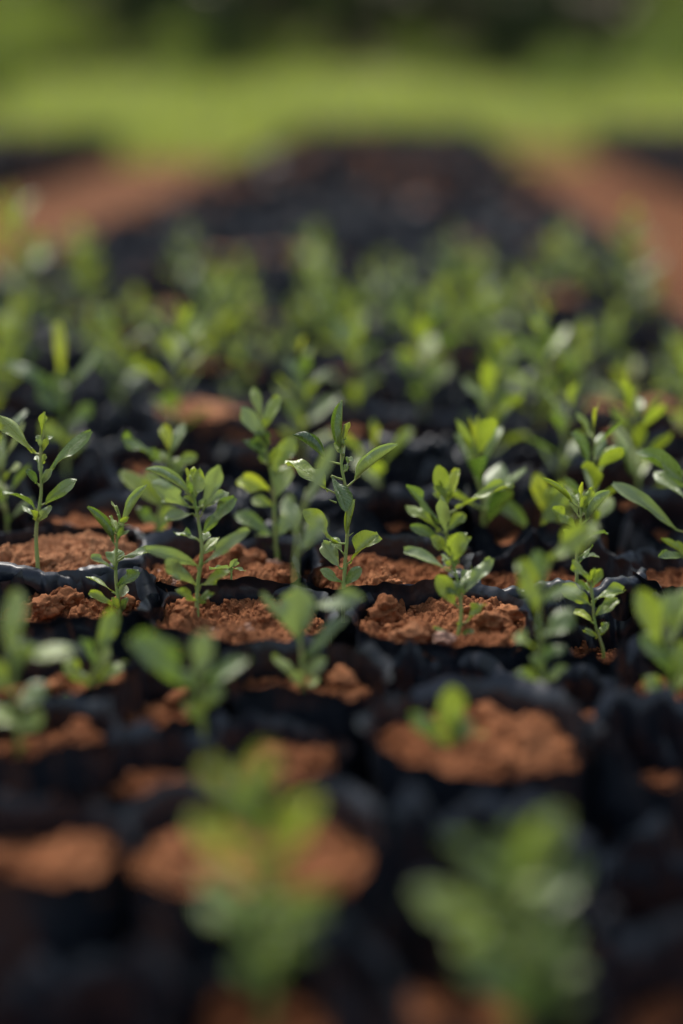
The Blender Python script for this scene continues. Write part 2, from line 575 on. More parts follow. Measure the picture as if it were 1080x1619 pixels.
def build_generic(seed, h, young=0.25, dense=1.0, fresh=0.45):
    """returns the recipe of one seedling: stem mesh and leaf placements"""
    r = random.Random(seed * 31 + 5)
    path = generic_stem(h, r.uniform(0.002, 0.014), seed)
    v, f = tube(path, [0.00125 - 0.0007 * k / (len(path) - 1) for k in range(len(path))], 7)
    stem = new_mesh('stem', v, f, mats=[M['stem']])
    leaves = []
    n = int(r.uniform(10, 14) * dense)
    az = r.uniform(0, 6.28)
    for k in range(n):
        f_ = 0.10 + 0.88 * (k + 0.4) / n
        s = f_ * (len(path) - 1)
        i = min(int(s), len(path) - 2)
        p = path[i].lerp(path[i + 1], s - i)
        az += 2.4 + r.uniform(-0.35, 0.35)
        size = (0.55 + 0.75 * math.sin(math.pi * (0.15 + 0.75 * f_))) * r.uniform(0.8, 1.15)
        el = R(r.uniform(15, 50) + 25 * f_)
        if k >= n - 2:
            mat = 'leaf_young' if r.random() < 0.75 else 'leaf_fresh'; el = R(r.uniform(65, 85)); size *= 0.75
        elif f_ > 0.6 and r.random() < young:
            mat = 'leaf_fresh'
        else:
            mat = 'leaf_fresh' if r.random() < fresh else r.choice(['leaf_mature', 'leaf_mature', 'leaf_dark', 'leaf_pale'])
        me_ = r.choice(LIB[mat])
        d = Vector((math.cos(az) * math.cos(el), math.sin(az) * math.cos(el), math.sin(el)))
        side = Vector((0, 0, 1)).cross(d).normalized()
        up = d.cross(side).normalized()
        tw = r.uniform(-0.6, 0.6)
        side2 = side * math.cos(tw) + up * math.sin(tw)
        up2 = d.cross(side2)
        m = Matrix((d, side2, up2)).transposed().to_4x4()
        size *= 1.02
        m = Matrix.Translation(p + d * 0.0030 * size) @ m @ Matrix.Diagonal((size, size * r.uniform(0.85, 1.15), size, 1))
        leaves.append((me_, m))
    return stem, leaves


RECIPES = [build_generic(k, h, y, d_, fr) for k, (h, y, d_, fr) in enumerate([
    (0.080, 0.3, 1.0, 0.45), (0.098, 0.2, 1.1, 0.35), (0.065, 0.4, 0.9, 0.55), (0.088, 0.3, 1.15, 0.6), (0.052, 0.5, 0.85, 0.5),
    (0.104, 0.25, 1.2, 0.5), (0.075, 0.6, 1.0, 0.8), (0.092, 0.2, 1.05, 0.3), (0.035, 0.8, 0.6, 0.9)])]


def place_seedling(recipe, loc, rotz, sc=1.0):
    e = link('seedling', None, loc=loc, rot=(0, 0, rotz), scale=(sc, sc, sc))
    e.empty_display_size = 0.01
    tag(e, None, 'seedling', SEEDLING_GROUP)
    stem, leaves = RECIPES[recipe]
    link('stem', stem, e)
    for me_, m in leaves:
        o = link('leaf', me_, e)
        o.matrix_local = m
    return e


# ------------------------------------------------------------------ seedlings read leaf by leaf
ALIAS = dict(m='leaf_mature', d='leaf_dark', f='leaf_fresh', p='leaf_pale', y='leaf_young')


def custom_seedling(label, depth, stem, leaves, rad=0.0013, thorns=(), soil_drop=0.012):
    jr = random.Random(int(stem[0][0] * 3 + stem[0][1]))
    pts = [at_depth(u + (jr.uniform(-2.2, 2.2) if i else 0), v, depth + (jr.uniform(-0.0012, 0.0012) if i else 0)) for i, (u, v) in enumerate(stem)]
    base = pts[0].copy()
    if depth > 0.70 and len(stem) > 2:       # small leaves crowding the upper nodes, narrow and folded
        (ut, vt), (um, vm) = stem[-1], stem[len(stem) // 2]
        leaves = list(leaves)
        for q in range(5):
            f_ = jr.uniform(0.05, 0.95)
            u_, v_ = um + (ut - um) * f_, vm + (vt - vm) * f_
            a_ = R(jr.choice([-1, 1]) * jr.uniform(15, 62)); l_ = jr.uniform(16, 30) * (1.1 - 0.3 * f_)
            leaves.append((u_ + 3 * math.sin(a_), v_ - 2, u_ + l_ * math.sin(a_), v_ - l_ * math.cos(a_), jr.uniform(8, 12), jr.choice('fmpf'), jr.uniform(1.2, 2.4), jr.uniform(-10, 60), dict(z=jr.uniform(-0.008, 0.008))))
    e = link('seedling', None, loc=base)
    e.empty_display_size = 0.01
    tag(e, label, 'seedling', SEEDLING_GROUP)
    # the stem goes on a little way down into the soil
    loc = [Vector((0, 0, -soil_drop))] + [p - base for p in pts]
    path = smooth_path(loc, 22)
    # small unevenness in and out of the picture plane, swollen nodes
    rr = random.Random(hash(label) & 0xffff if False else len(label) * 7 + int(stem[0][0]))
    V, F = tube(path, [rad * (1.08 - 0.62 * k / 22) * (1 + 0.10 * (k % 3 == 0)) for k in range(23)], 9)
    for (u, v, du, dv) in thorns:
        p0 = at_depth(u, v, depth) - base
        p1 = at_depth(u + du, v + dv, depth - 0.001) - base
        tv, tf = tube([p0, p0.lerp(p1, 0.5), p1], [0.00055, 0.0004, 0.0001], 5)
        off = len(V); V += tv; F += [tuple(i + off for i in f) for f in tf]
    link('stem', new_mesh('stem', V, F, mats=[M['stem']]), e)
    for k, lf in enumerate(leaves):
        u0, v0, u1, v1, wpx, mat, roll, face = lf[:8]
        opt = lf[8] if len(lf) > 8 else {}
        dz0, dz1 = opt.get('z0', 0.0), opt.get('z', rr.uniform(-0.008, 0.008))
        p0 = at_depth(u0, v0, depth + dz0) - base
        p1 = at_depth(u1, v1, depth + dz1) - base
        chord = (p1 - p0).length
        W = wpx / FPX * depth * (0.95 if roll >= 2.6 else 0.92) * (1.12 if depth == 0.752 else 1.0)
        tube_ = roll >= 2.6
        if tube_: roll = 5.3; face += 38
        else: roll += 0.45
        if abs(roll) > 2: W *= abs(roll) / 2 / math.sin(min(abs(roll) / 2, math.pi / 2))
        bend = opt.get('bend', rr.uniform(-0.1, 0.6))
        v_, f_, uv_, fm_, ch = leaf_arrays(L=chord, W=W, bend=bend, roll=roll, tip=opt.get('tip', 1.1 if tube_ else rr.uniform(1.35, 1.85)), pet=0,
                                           wave=0.05 if tube_ else opt.get('wave', rr.uniform(0.15, 0.65)), seed=k * 13 + int(u0), nu=20, nv=11,
                                           twist=0.1 if tube_ else opt.get('twist', rr.uniform(-0.4, 0.4)), notch=0.012)
        scl = chord / math.hypot(*ch)
        d = (p1 - p0).normalized()
        cam_dir = (Vector((0, 0, CAM_Z)) - (p0 + base)).normalized()
        n0 = (cam_dir - d * cam_dir.dot(d)).normalized()       # upper side straight at the camera
        upv = d.cross(n0)
        if upv.z < 0: upv = -upv
        a = R(face)
        nrm = (n0 * math.cos(a) + upv * math.sin(a)).normalized()
        side = nrm.cross(d).normalized()
        m = Matrix((d, side, nrm)).transposed().to_4x4() @ Matrix.Scale(scl, 4)
        # petiole from the stem to the blade
        q = min(path, key=lambda s: (s - p0).length + max(0, s.z - p0.z) * 2)
        below = q + Vector((0, 0, -0.001))
        me_v = [tuple(m @ Vector(x)) for x in v_]
        pv, pf = tube(smooth_path([below - p0, (q - p0) * 0.45 + Vector((0, 0, -0.0006)), Vector((0, 0, 0)), d * chord * 0.10 - nrm * 0.0003], 8),
                      [0.00062 - 0.00003 * i for i in range(9)], 6)
        off = len(me_v)
        me_v += [tuple(x) for x in pv]
        f_ = f_ + [tuple(i + off for i in ff) for ff in pf]
        uv_ = list(uv_) + [(0.02, 0.5)] * len(pv)
        fm_ = fm_ + [1] * len(pf)
        o = link('leaf', new_mesh('leaf', me_v, f_, uv_, [M[ALIAS[mat]], M['stem']], fm_), e, loc=p0)
        if opt.get('label'): o['label'] = opt['label']
    return e


# ------------------------------------------------------------------ grow bags
def outline(th, rx, ry, n=2.5):
    return 1.0 / np.power(np.abs(np.cos(th) / rx) ** n + np.abs(np.sin(th) / ry) ** n, 1 / n)


def wall_arrays(rx, ry, zs, rim, seed, nth, nz, cuff=0.0, wrinkle=1.0, height=0.15, flare=0.0):
    """film wall from the ground up to a wavy rim; zs = soil level, rim = mean height of rim above the soil"""
    th = np.linspace(0, 2 * math.pi, nth, endpoint=False)
    c, s = np.cos(th), np.sin(th)
    zr = zs + rim * (1 + 0.45 * fbm(c * 1.3 + seed, s * 1.3, 0 * c, seed, 3) + 0.14 * fbm(c * 5, s * 5, 0 * c + seed, seed + 5, 2))
    zr = np.maximum(zr, zs + 0.0015)
    prof = [('w', t) for t in np.concatenate([np.linspace(0, 0.72, max(4, nz // 3)), np.linspace(0.72, 1, nz - max(4, nz // 3) + 1)[1:]])]
    if cuff:
        prof += [('c', t) for t in np.linspace(0, 1, 7)[1:]]
    base = outline(th, rx, ry)
    rows = []
    low = fbm(c * 1.1, s * 1.1, 0 * c + seed * 3.1, seed + 9, 2)
    for kind, t in prof:
        if kind == 'w':
            z = zr * t
            up = np.clip((z - (zs - 0.012)) / 0.03, 0, 1)
            off = 0
        else:
            z = zr - cuff * (t ** 1.3) * (1 + 0.5 * fbm(c * 2, s * 2, 0 * c + 7, seed + 21, 2))
            up = np.ones_like(th)
            off = 0.0012 + 0.0026 * math.sin(math.pi * min(1, t * 0.8)) + 0.0015 * t
        f1 = fbm(c * 3.2, s * 3.2, z * 14 + seed, seed + 1, 3)
        f2 = 1 - 2 * np.abs(vnoise(c * 4.2 + z * 22, s * 4.2, z * 26 + seed, seed + 2))
        f3 = 1 - 2 * np.abs(vnoise(c * 10, s * 10 + z * 45, z * 50 + seed, seed + 3))
        wr = (f1 * 0.0015 + f2 * 0.0015 * (0.5 + up) + f3 * 0.0004 * (0.5 + up)) * wrinkle
        bulge = 0.0016 * np.sin(np.clip(z / zs, 0, 1) * math.pi * 0.9)
        r = base * (1 + 0.035 * low) + wr + bulge + off + flare * up * up
        if kind == 'w' and not cuff:          # the cut lip of the film leans out unevenly
            lip = np.clip(1 - (zr - z) / 0.006, 0, 1) ** 1.6
            r = r + lip * (0.0022 + 0.0026 * fbm(c * 2.4 + 5, s * 2.4, 0 * c + seed, seed + 31, 3))
        rows.append(np.stack([r * c, r * s, z], -1))
    V = np.concatenate(rows)
    F = grid_faces(len(prof), nth, True)
    return V, F, th, base * (1 + 0.035 * low)


def soil_arrays(rx, ry, zs, seed, n, mound=0.004, rough=1.0, lumps=1.0, th_ref=None, r_ref=None):
    a = np.linspace(-1, 1, n)
    A, B = np.meshgrid(a, a)
    # square to disc
    X = A * np.sqrt(np.clip(1 - B * B / 2, 0, 1)); Y = B * np.sqrt(np.clip(1 - A * A / 2, 0, 1))
    th = np.arctan2(Y, X) % (2 * math.pi)
    rr = np.hypot(X, Y)
    rad = np.interp(th, np.append(th_ref, 2 * math.pi), np.append(r_ref, r_ref[0]))
    x = np.cos(th) * rr * (rad + 0.0004); y = np.sin(th) * rr * (rad + 0.0004)
    sx, sy = x + seed * 0.37, y - seed * 0.21
    wx = sx + 0.0018 * vnoise(sx * 260, sy * 260, 0 * sx, seed + 60); wy = sy + 0.0018 * vnoise(sx * 260, sy * 260, 0 * sx + 9, seed + 61)
    h = fbm(sx * 38, sy * 38, 0 * sx, seed, 3) * 0.0050 * lumps
    clump = np.clip(fbm(sx * 30, sy * 30, 0 * sx + 3, seed + 40, 2) * 1.4 + 0.5, 0, 1)
    h += domes(wx, wy, 0.0120, seed + 1, 0.6) * 0.0070 * lumps * clump
    h += domes(wx, wy, 0.0046, seed + 2, 0.8) * 0.0036 * rough * (0.35 + clump * 0.65)
    if n > 60:
        h += domes(wx, wy, 0.0027, seed + 3, 0.85) * 0.0024 * rough
        h += domes(sx, sy, 0.0014, seed + 4, 0.9) * 0.0010 * rough
        h += vnoise(sx * 1500, sy * 1500, 0 * sx, seed + 8) * 0.00030 * rough + vnoise(sx * 620, sy * 620, 0 * sx, seed + 9) * 0.0006 * rough
    z = zs + mound * (1 - rr ** 2) + h - 0.0078
    V = np.stack([x, y, z], -1).reshape(-1, 3)
    F = grid_faces(n, n)
    return V, F


def clod_arrays(r, seed, sub=3):
    import bmesh
    bm = bmesh.new()
    bmesh.ops.create_icosphere(bm, subdivisions=sub, radius=1)
    P = np.array([v.co[:] for v in bm.verts])
    F = [tuple(v.index for v in f.verts) for f in bm.faces]
    bm.free()
    n = fbm(P[:, 0] * 1.1 + seed, P[:, 1] * 1.1, P[:, 2] * 1.1, seed, 3) * 0.42 + fbm(P[:, 0] * 4, P[:, 1] * 4 + seed, P[:, 2] * 4, seed + 3, 3) * (0.2 if sub > 1 else 0.1)
    P = P * (1 + n)[:, None] * r * np.array([1.15, 0.95, 0.72])
    return P, F


CLODS = {}
for mk in ('soil', 'soil_dark', 'soil_pale', 'stone'):
    CLODS[mk] = []
    for k in range(4):
        P, F = clod_arrays(1.0, k * 5 + len(mk), 4)
        CLODS[mk].append(new_mesh('soil_clod' if mk != 'stone' else 'pebble', P, F, mats=[M[mk]], smooth=(mk != 'stone')))

crumb_src = [clod_arrays(1.0, 90 + k, 1) for k in range(5)]


def crumbs_mesh(rx, ry, count, mat, seed, Vs, rmin=0.0004, rmax=0.0018):
    """loose grains lying on the soil surface Vs, joined"""
    r = np.random.default_rng(seed)
    idx = r.integers(0, len(Vs), count)
    VV, FF, off = [], [], 0
    for k in range(count):
        P, F = crumb_src[k % 5]
        s = rmin + (rmax - rmin) * r.random() ** 3
        a = r.random() * 6.28
        Rm = np.array([[math.cos(a), -math.sin(a), 0], [math.sin(a), math.cos(a), 0], [0, 0, 1]])
        p = Vs[idx[k]] * np.array([0.97, 0.97, 1.0]) + np.array([0, 0, s * 0.35])
        VV.append(P @ Rm.T * s + p)
        FF.append(np.array(F) + off)
        off += len(P)
    return new_mesh('soil_crumbs', np.concatenate(VV), np.concatenate(FF), mats=[M[mat]])


BAG_GROUP = 'black nursery bags filled with red soil'
bags = []          # (object, x, y, soil z)


def near_bag(label, x, y, rx, ry, seed, zs=0.150, rim=0.010, soil='soil', detail=2, cuff=0.0, mound=0.004, lumps=1.0, flare=0.0,
             clods=3, stones=0, rotz=0.0, wrinkle=1.0):
    e = link('grow_bag', None, loc=(x, y, 0), rot=(0, 0, rotz))
    e.empty_display_size = 0.02
    tag(e, label, 'grow bag', BAG_GROUP)
    nth, nz, ns = ((220, 56, 190), (130, 30, 110), (84, 20, 64))[2 - detail]
    V, F, th, rr = wall_arrays(rx, ry, zs, rim, seed, nth, nz, cuff, wrinkle, flare=flare)
    link('bag_wall', new_mesh('bag_wall', V, F, mats=[M['plastic']]), e)
    Vs, Fs = soil_arrays(rx, ry, zs, seed, ns, mound, 1.0, lumps, th, rr)
    link('soil', new_mesh('soil', Vs, Fs, mats=[M[soil]]), e)
    r = random.Random(seed)
    if detail >= 1:
        o = link('soil_crumbs', crumbs_mesh(rx, ry, 420 if detail == 2 else 160, soil, seed, Vs), e)
        o['kind'] = 'stuff'
    for k in range(clods + stones):
        st = k >= clods
        p = Vs[r.randrange(len(Vs))] * 0.82
        z = Vs[np.argmin((Vs[:, 0] - p[0]) ** 2 + (Vs[:, 1] - p[1]) ** 2)][2]
        s = r.uniform(0.0018, 0.0034) if st else r.uniform(0.003, 0.0065)
        mk = 'stone' if st else soil
        link('pebble' if st else 'soil_clod', r.choice(CLODS[mk]), e, loc=(p[0], p[1], z + s * 0.25), rot=(r.uniform(-.4, .4), r.uniform(-.4, .4), r.uniform(0, 6)), scale=(s, s, s))
    bags.append((e, x, y, zs))
    return e


def BAG(label, u, v, wpx, seed, dz=0.0, ry=None, **kw):
    """bag whose soil surface is centred at the ground position seen there"""
    p = at_plane(u, v, 0.15)
    dep = project(p)[2]
    rx = wpx / 2 / FPX * dep
    near_bag(label, p.x, p.y, rx, ry or rx * 0.86, seed, zs=0.150 + dz, **kw)


# sixth row counted from the camera: just behind the focus
BAG('black bag with glossy folded rim and heaped pale soil at the left edge', 92, 893, 262, 1, dz=0.004, rim=0.008, cuff=0.014, mound=0.010, soil='soil_pale', rotz=0.3, wrinkle=1.3, clods=2)
BAG('black bag with pebbly lumpy soil and a tiny two-leaved sprout, behind the middle soil bag', 360, 906, 262, 2, dz=0.0, rim=0.009, mound=0.006, clods=7, stones=9, lumps=1.2)
BAG('black bag holding the tall sharp central seedling', 604, 912, 258, 3, dz=0.0, rim=0.010, mound=0.003, clods=3)
BAG('black bag with crumpled double rim, behind and right of the fluffy soil', 862, 908, 262, 4, dz=-0.010, rim=0.020, cuff=0.012, wrinkle=1.7, soil='soil_dark', clods=1)
BAG('crumpled black bag at the right edge beside the bag with double rim', 1122, 915, 258, 5, dz=-0.008, rim=0.018, wrinkle=1.6, soil='soil_dark', clods=1)
# fifth row: in focus
BAG('black bag with crumbly soil and a thin rolled-leaf seedling, left of the middle bag', 120, 972, 262, 6, dz=-0.002, rim=0.012, rotz=-0.1, clods=4, soil='soil', lumps=1.0)
BAG('black bag with level red soil and a dark pebble, left of the fluffy soil bag', 378, 986, 276, 7, ry=0.0405, dz=0.0, rim=0.008, clods=4, stones=2)
BAG('sharp black bag heaped with rough fluffy red soil right of the central seedling', 708, 990, 280, 8, ry=0.0425, dz=0.001, rim=0.007, mound=0.005, clods=5, lumps=1.15)
BAG('collapsed black bag with hardly any soil, right of the sharp fluffy soil bag', 978, 1000, 262, 9, dz=-0.022, rim=0.024, wrinkle=1.9, soil='soil_dark', clods=1)
BAG('black bag left out of focus at the left edge beside the dark crumbly soil bag', -150, 975, 262, 10, rim=0.012, detail=1)
def put_clod(k, u, v, s, mk, tall=0.0):
    e = bags[k][0]
    p = at_plane(u, v, 0.150)
    q = Matrix.Rotation(-e.rotation_euler[2], 3, 'Z') @ (p - e.location)
    r_ = random.Random(int(u * v))
    link('pebble' if mk == 'stone' else 'soil_clod', CLODS[mk][r_.randrange(4)], e, loc=(q[0], q[1], 0.150 + s * 0.1 + tall), rot=(r_.uniform(-.5, .5), r_.uniform(-.5, .5), r_.uniform(0, 6)), scale=(s, s, s * 1.1))


flap_px = [[(208, 892), (222, 897), (236, 903)], [(212, 912), (228, 914), (243, 921)], [(216, 930), (234, 931), (250, 938)], [(218, 950), (236, 951), (256, 952)]]
_fb = bags[5][0]
_V = []
for _i, _row in enumerate(flap_px):
    for _j, (_u, _v) in enumerate(_row):
        _p = at_depth(_u, _v, 0.748 + 0.006 * math.sin(_j * 1.6) - 0.003 * _i)
        _V.append(Matrix.Rotation(-_fb.rotation_euler[2], 3, 'Z') @ (_p - _fb.location))
_fo = link('film_flap', new_mesh('film_flap', _V, grid_faces(4, 3), mats=[M['plastic']]), _fb)
_sm = _fo.modifiers.new('subsurf', 'SUBSURF'); _sm.levels = 3; _sm.render_levels = 3
# fourth row
BAG('black bag with soft red soil under the bright leaning seedling at left', 105, 1088, 222, 11, dz=-0.003, rim=0.013, detail=1, lumps=0.65, mound=0.003)
BAG('narrow black bag with red soil spilling at its front, between two soft bags', 270, 1112, 150, 12, dz=-0.006, rim=0.013, detail=1, ry=0.030, lumps=0.65, mound=0.003)
BAG('black bag with red soil holding the pale seedling in front of the central one', 484, 1093, 240, 13, dz=-0.002, rim=0.013, detail=1, clods=5, lumps=0.65, mound=0.003)
BAG('slack black bag with sunken soil, in front of the sharp fluffy soil bag', 722, 1093, 225, 14, dz=-0.028, rim=0.026, detail=1, wrinkle=1.6, soil='soil_dark')
BAG('black bag with sunken brown soil under the tall seedling right of centre', 900, 1100, 200, 15, dz=-0.012, rim=0.013, detail=1, soil='soil_dark', lumps=0.65, mound=0.003)
BAG('black bag rising at the right edge with a leafy seedling in front', 1105, 1085, 240, 16, dz=-0.012, rim=0.024, detail=1, wrinkle=1.5)
# third row
BAG('blurred black bag of red soil at the left edge, in front of the bright seedling', 62, 1185, 230, 17, dz=-0.002, rim=0.013, detail=1, lumps=0.65, mound=0.003)
BAG('blurred black bag with its soil showing in a pale curve, lower left of centre', 262, 1222, 215, 18, dz=-0.008, rim=0.013, detail=1, lumps=0.65, mound=0.003)
BAG('blurred black bag with brown soil behind the big soft foreground seedling', 440, 1206, 190, 19, dz=-0.004, rim=0.013, detail=1, ry=0.031, lumps=0.65, mound=0.003)
BAG('largest bag of heaped red soil with a pale blue rim, lower right', 762, 1190, 335, 20, dz=0.003, rim=0.009, mound=0.005, detail=1, lumps=0.75, ry=0.037, wrinkle=1.6, flare=0.002)
BAG('blurred black bag with little soil at the right edge, third row', 1035, 1195, 235, 21, dz=-0.02, rim=0.026, detail=1, soil='soil_dark', wrinkle=1.5)
# second row
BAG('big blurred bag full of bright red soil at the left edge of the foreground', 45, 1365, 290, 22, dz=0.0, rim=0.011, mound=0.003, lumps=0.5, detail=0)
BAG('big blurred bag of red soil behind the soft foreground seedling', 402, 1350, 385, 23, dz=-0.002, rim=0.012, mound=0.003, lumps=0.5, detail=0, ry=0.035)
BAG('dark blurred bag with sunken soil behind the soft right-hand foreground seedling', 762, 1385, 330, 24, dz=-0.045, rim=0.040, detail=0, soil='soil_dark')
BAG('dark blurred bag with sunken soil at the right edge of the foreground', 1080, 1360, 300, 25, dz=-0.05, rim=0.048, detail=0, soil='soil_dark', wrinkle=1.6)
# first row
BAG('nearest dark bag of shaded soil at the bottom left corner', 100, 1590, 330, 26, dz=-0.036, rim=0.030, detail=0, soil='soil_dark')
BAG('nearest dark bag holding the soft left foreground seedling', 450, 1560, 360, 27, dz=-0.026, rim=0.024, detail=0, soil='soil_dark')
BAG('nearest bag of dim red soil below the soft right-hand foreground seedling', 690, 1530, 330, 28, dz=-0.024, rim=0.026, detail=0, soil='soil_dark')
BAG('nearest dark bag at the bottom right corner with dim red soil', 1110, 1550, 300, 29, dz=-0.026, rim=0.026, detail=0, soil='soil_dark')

for a_ in [(7, 650, 1012, 0.0075, 'soil_pale'), (7, 668, 1000, 0.0055, 'soil'), (7, 700, 1014, 0.0045, 'stone'), (7, 770, 985, 0.006, 'soil'), (7, 800, 970, 0.0055, 'soil'),
           (7, 610, 968, 0.008, 'soil'), (2, 716, 915, 0.006, 'soil_pale', 0.003), (0, 110, 880, 0.008, 'soil_pale'), (0, 135, 890, 0.007, 'soil_pale'), (0, 30, 885, 0.007, 'soil_pale'),
           (1, 256, 925, 0.0035, 'stone'), (1, 268, 918, 0.004, 'stone'), (1, 248, 912, 0.003, 'stone'), (1, 275, 930, 0.0045, 'stone'), (1, 390, 890, 0.006, 'soil_pale'), (1, 375, 882, 0.0055, 'soil_pale'),
           (1, 410, 905, 0.0045, 'soil'), (1, 450, 915, 0.004, 'soil'), (6, 388, 1000, 0.0042, 'stone'), (6, 420, 985, 0.005, 'soil'), (6, 300, 965, 0.006, 'soil'), (5, 75, 960, 0.007, 'soil'),
           (5, 110, 950, 0.006, 'soil'), (2, 610, 905, 0.005, 'soil'), (12, 540, 1075, 0.006, 'soil'), (12, 430, 1100, 0.005, 'soil')]:
    put_clod(*a_)
# ------------------------------------------------------------------ the rest of the bed, row by row
PITCH_X, PITCH_Y = 0.0885, 0.077
S_LEFT, S_RIGHT = -0.555, 0.300
Y0 = 0.832
GEN = []
for k in range(10):
    rim = (0.012, 0.026, 0.007, 0.036, 0.022, 0.030, 0.010, 0.040, 0.028, 0.034)[k]
    fl = (0, -0.006, 0, -0.012, -0.004, -0.009, 0, -0.015, -0.008, -0.012)[k]
    cf = 0.010 if k in (3, 7) else 0.0
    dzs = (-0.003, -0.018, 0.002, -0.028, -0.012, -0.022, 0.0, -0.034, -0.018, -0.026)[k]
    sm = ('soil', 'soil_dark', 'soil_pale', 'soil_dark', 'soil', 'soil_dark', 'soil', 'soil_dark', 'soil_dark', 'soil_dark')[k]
    V, F, th, rr = wall_arrays(0.0435, 0.0385, 0.15 + dzs, rim, 50 + k, 84, 20, cf, 1.6, flare=fl)
    mw = new_mesh('bag_wall', V, F, mats=[M['plastic']])
    Vs, Fs = soil_arrays(0.0435, 0.0385, 0.15 + dzs, 50 + k, 48, 0.004, 1.0, 1.2, th, rr)
    GEN.append((mw, new_mesh('soil', Vs, Fs, mats=[M[sm]]), 0.15 + dzs, sm))

ORD = ['', 'first', 'second', 'third', 'fourth', 'fifth', 'sixth', 'seventh', 'eighth', 'ninth', 'tenth', 'eleventh', 'twelfth', 'thirteenth',
       'fourteenth', 'fifteenth', 'sixteenth', 'seventeenth', 'eighteenth', 'nineteenth', 'twentieth', 'twenty-first', 'twenty-second',
       'twenty-third', 'twenty-fourth', 'twenty-fifth', 'twenty-sixth', 'twenty-seventh', 'twenty-eighth', 'twenty-ninth', 'thirtieth',
       'thirty-first', 'thirty-second', 'thirty-third', 'thirty-fourth', 'thirty-fifth', 'thirty-sixth', 'thirty-seventh', 'thirty-eighth', 'thirty-ninth', 'fortieth']
SOILWORD = {'soil': 'red', 'soil_dark': 'dark brown', 'soil_pale': 'pale red'}

far_cells = []
rowspots = {}       # row -> list of (x, y, z, bag number)
count_bags = len(bags)
row = 0
rb = random.Random(3)
while True:
    yc = Y0 + row * PITCH_Y
    if yc > 8.3: break
    ncol = int((S_RIGHT - S_LEFT) / PITCH_X)
    off = (row % 2) * PITCH_X * 0.5 + rb.uniform(-0.01, 0.01)
    cells = []
    for c_ in range(ncol + 1):
        s = S_LEFT + 0.044 + c_ * PITCH_X + off - 0.02
        if s > S_RIGHT + 0.01: continue
        x = s + BED_SLOPE * yc + rb.uniform(-0.006, 0.006)
        y = yc + rb.uniform(-0.006, 0.006)
        u, v, dp = project((x, y, 0.15))
        if -0.062 * FPX / dp < u < 1080 + 0.062 * FPX / dp:
            cells.append((x, y))
    if count_bags + len(cells) <= 300 and not far_cells:
        spots = []
        k_in = 0
        for (x, y) in cells:
            k_in += 1
            g = rb.randrange(10)
            if rb.random() < (0.45 if yc < 2.1 else 0.5): g = rb.choice([1, 3, 5, 7, 8, 9])
            mw, ms_, zs, sm = GEN[g]
            if abs(x + 0.110) < 0.075 and 2.03 < y < 2.28:      # an overfull bag
                mw, ms_, zs, sm = GEN[6] if y < 2.15 else GEN[2]
            e = link('grow_bag', None, loc=(x, y, rb.uniform(-0.002, 0.002)), rot=(0, 0, rb.choice([0, math.pi]) + rb.uniform(-0.15, 0.15)))
            sx = rb.uniform(0.96, 1.05)
            e.scale = (sx, rb.uniform(0.96, 1.04), rb.uniform(0.97, 1.04))
            e.empty_display_size = 0.02
            tag(e, f'black bag with {SOILWORD[sm]} soil, {ORD[k_in]} from left in {ORD[row + 7]} row from the front', 'grow bag', BAG_GROUP)
            link('bag_wall', mw, e); link('soil', ms_, e)
            spots.append((x, y, zs * e.scale[2] + e.location.z))
            count_bags += 1
        rowspots[row] = spots
    else:
        far_cells += cells
    row += 1


# bags beyond the three hundred nearest, and the two beds on either side
def bag_low(seed):
    V, F, th, rr = wall_arrays(0.0435, 0.0385, 0.145, 0.010, seed, 18, 5, 0, 1.4)
    Vs, Fs = soil_arrays(0.0435, 0.0385, 0.145, seed, 7, 0.008, 1, 1.5, th, rr)
    return V, F, Vs, Fs


LOW = [bag_low(200 + k) for k in range(6)]


def bag_mass(name, cells, label, seed):
    r = random.Random(seed)
    VV, FF, MM, off = [], [], [], 0
    for (x, y) in cells:
        V, F, Vs, Fs = LOW[r.randrange(6)]
        d = np.array([x, y, r.uniform(-0.012, 0.004)])
        VV += [V + d]; FF.append(F + off); MM.append(np.zeros(len(F), int)); off += len(V)
        folded = r.random() < 0.40          # mouth of the bag folded shut over the soil
        sk = r.uniform(-0.008, 0.0055) if folded else (-0.02 if r.random() < 0.6 else 0.003)
        VV += [Vs + d + np.array([0, 0, sk])]; FF.append(Fs + off); MM.append(np.full(len(Fs), 0 if folded else (1 if r.random() < 0.35 else 2))); off += len(Vs)
    me_ = new_mesh(name, np.concatenate(VV), np.concatenate(FF), mats=[M['plastic'], M['soil_dark'], M['soil']], fmat=np.concatenate(MM))
    o = link(name, me_)
    tag(o, label, 'grow bags', kind='stuff')
    return o


def bed_cells(s0, s1, y0, y1, seed):
    r = random.Random(seed)
    out = []
    y = y0; k = 0
    while y < y1:
        s = s0 + (k % 2) * 0.044
        while s < s1:
            out.append((s + BED_SLOPE * y + r.uniform(-0.006, 0.006), y + r.uniform(-0.006, 0.006)))
            s += PITCH_X
        y += PITCH_Y; k += 1
    return out


bag_mass('far_grow_bags', far_cells, 'far blurred end of the central bed of black bags', 1)
bag_mass('far_grow_bags', bed_cells(-2.75, -1.50, 4.2, 7.4, 2), 'blurred bed of black bags beyond the left soil path', 2)
bag_mass('far_grow_bags', bed_cells(1.02, 2.1, 4.2, 8.3, 4), 'blurred bed of black bags beyond the right soil path', 3)

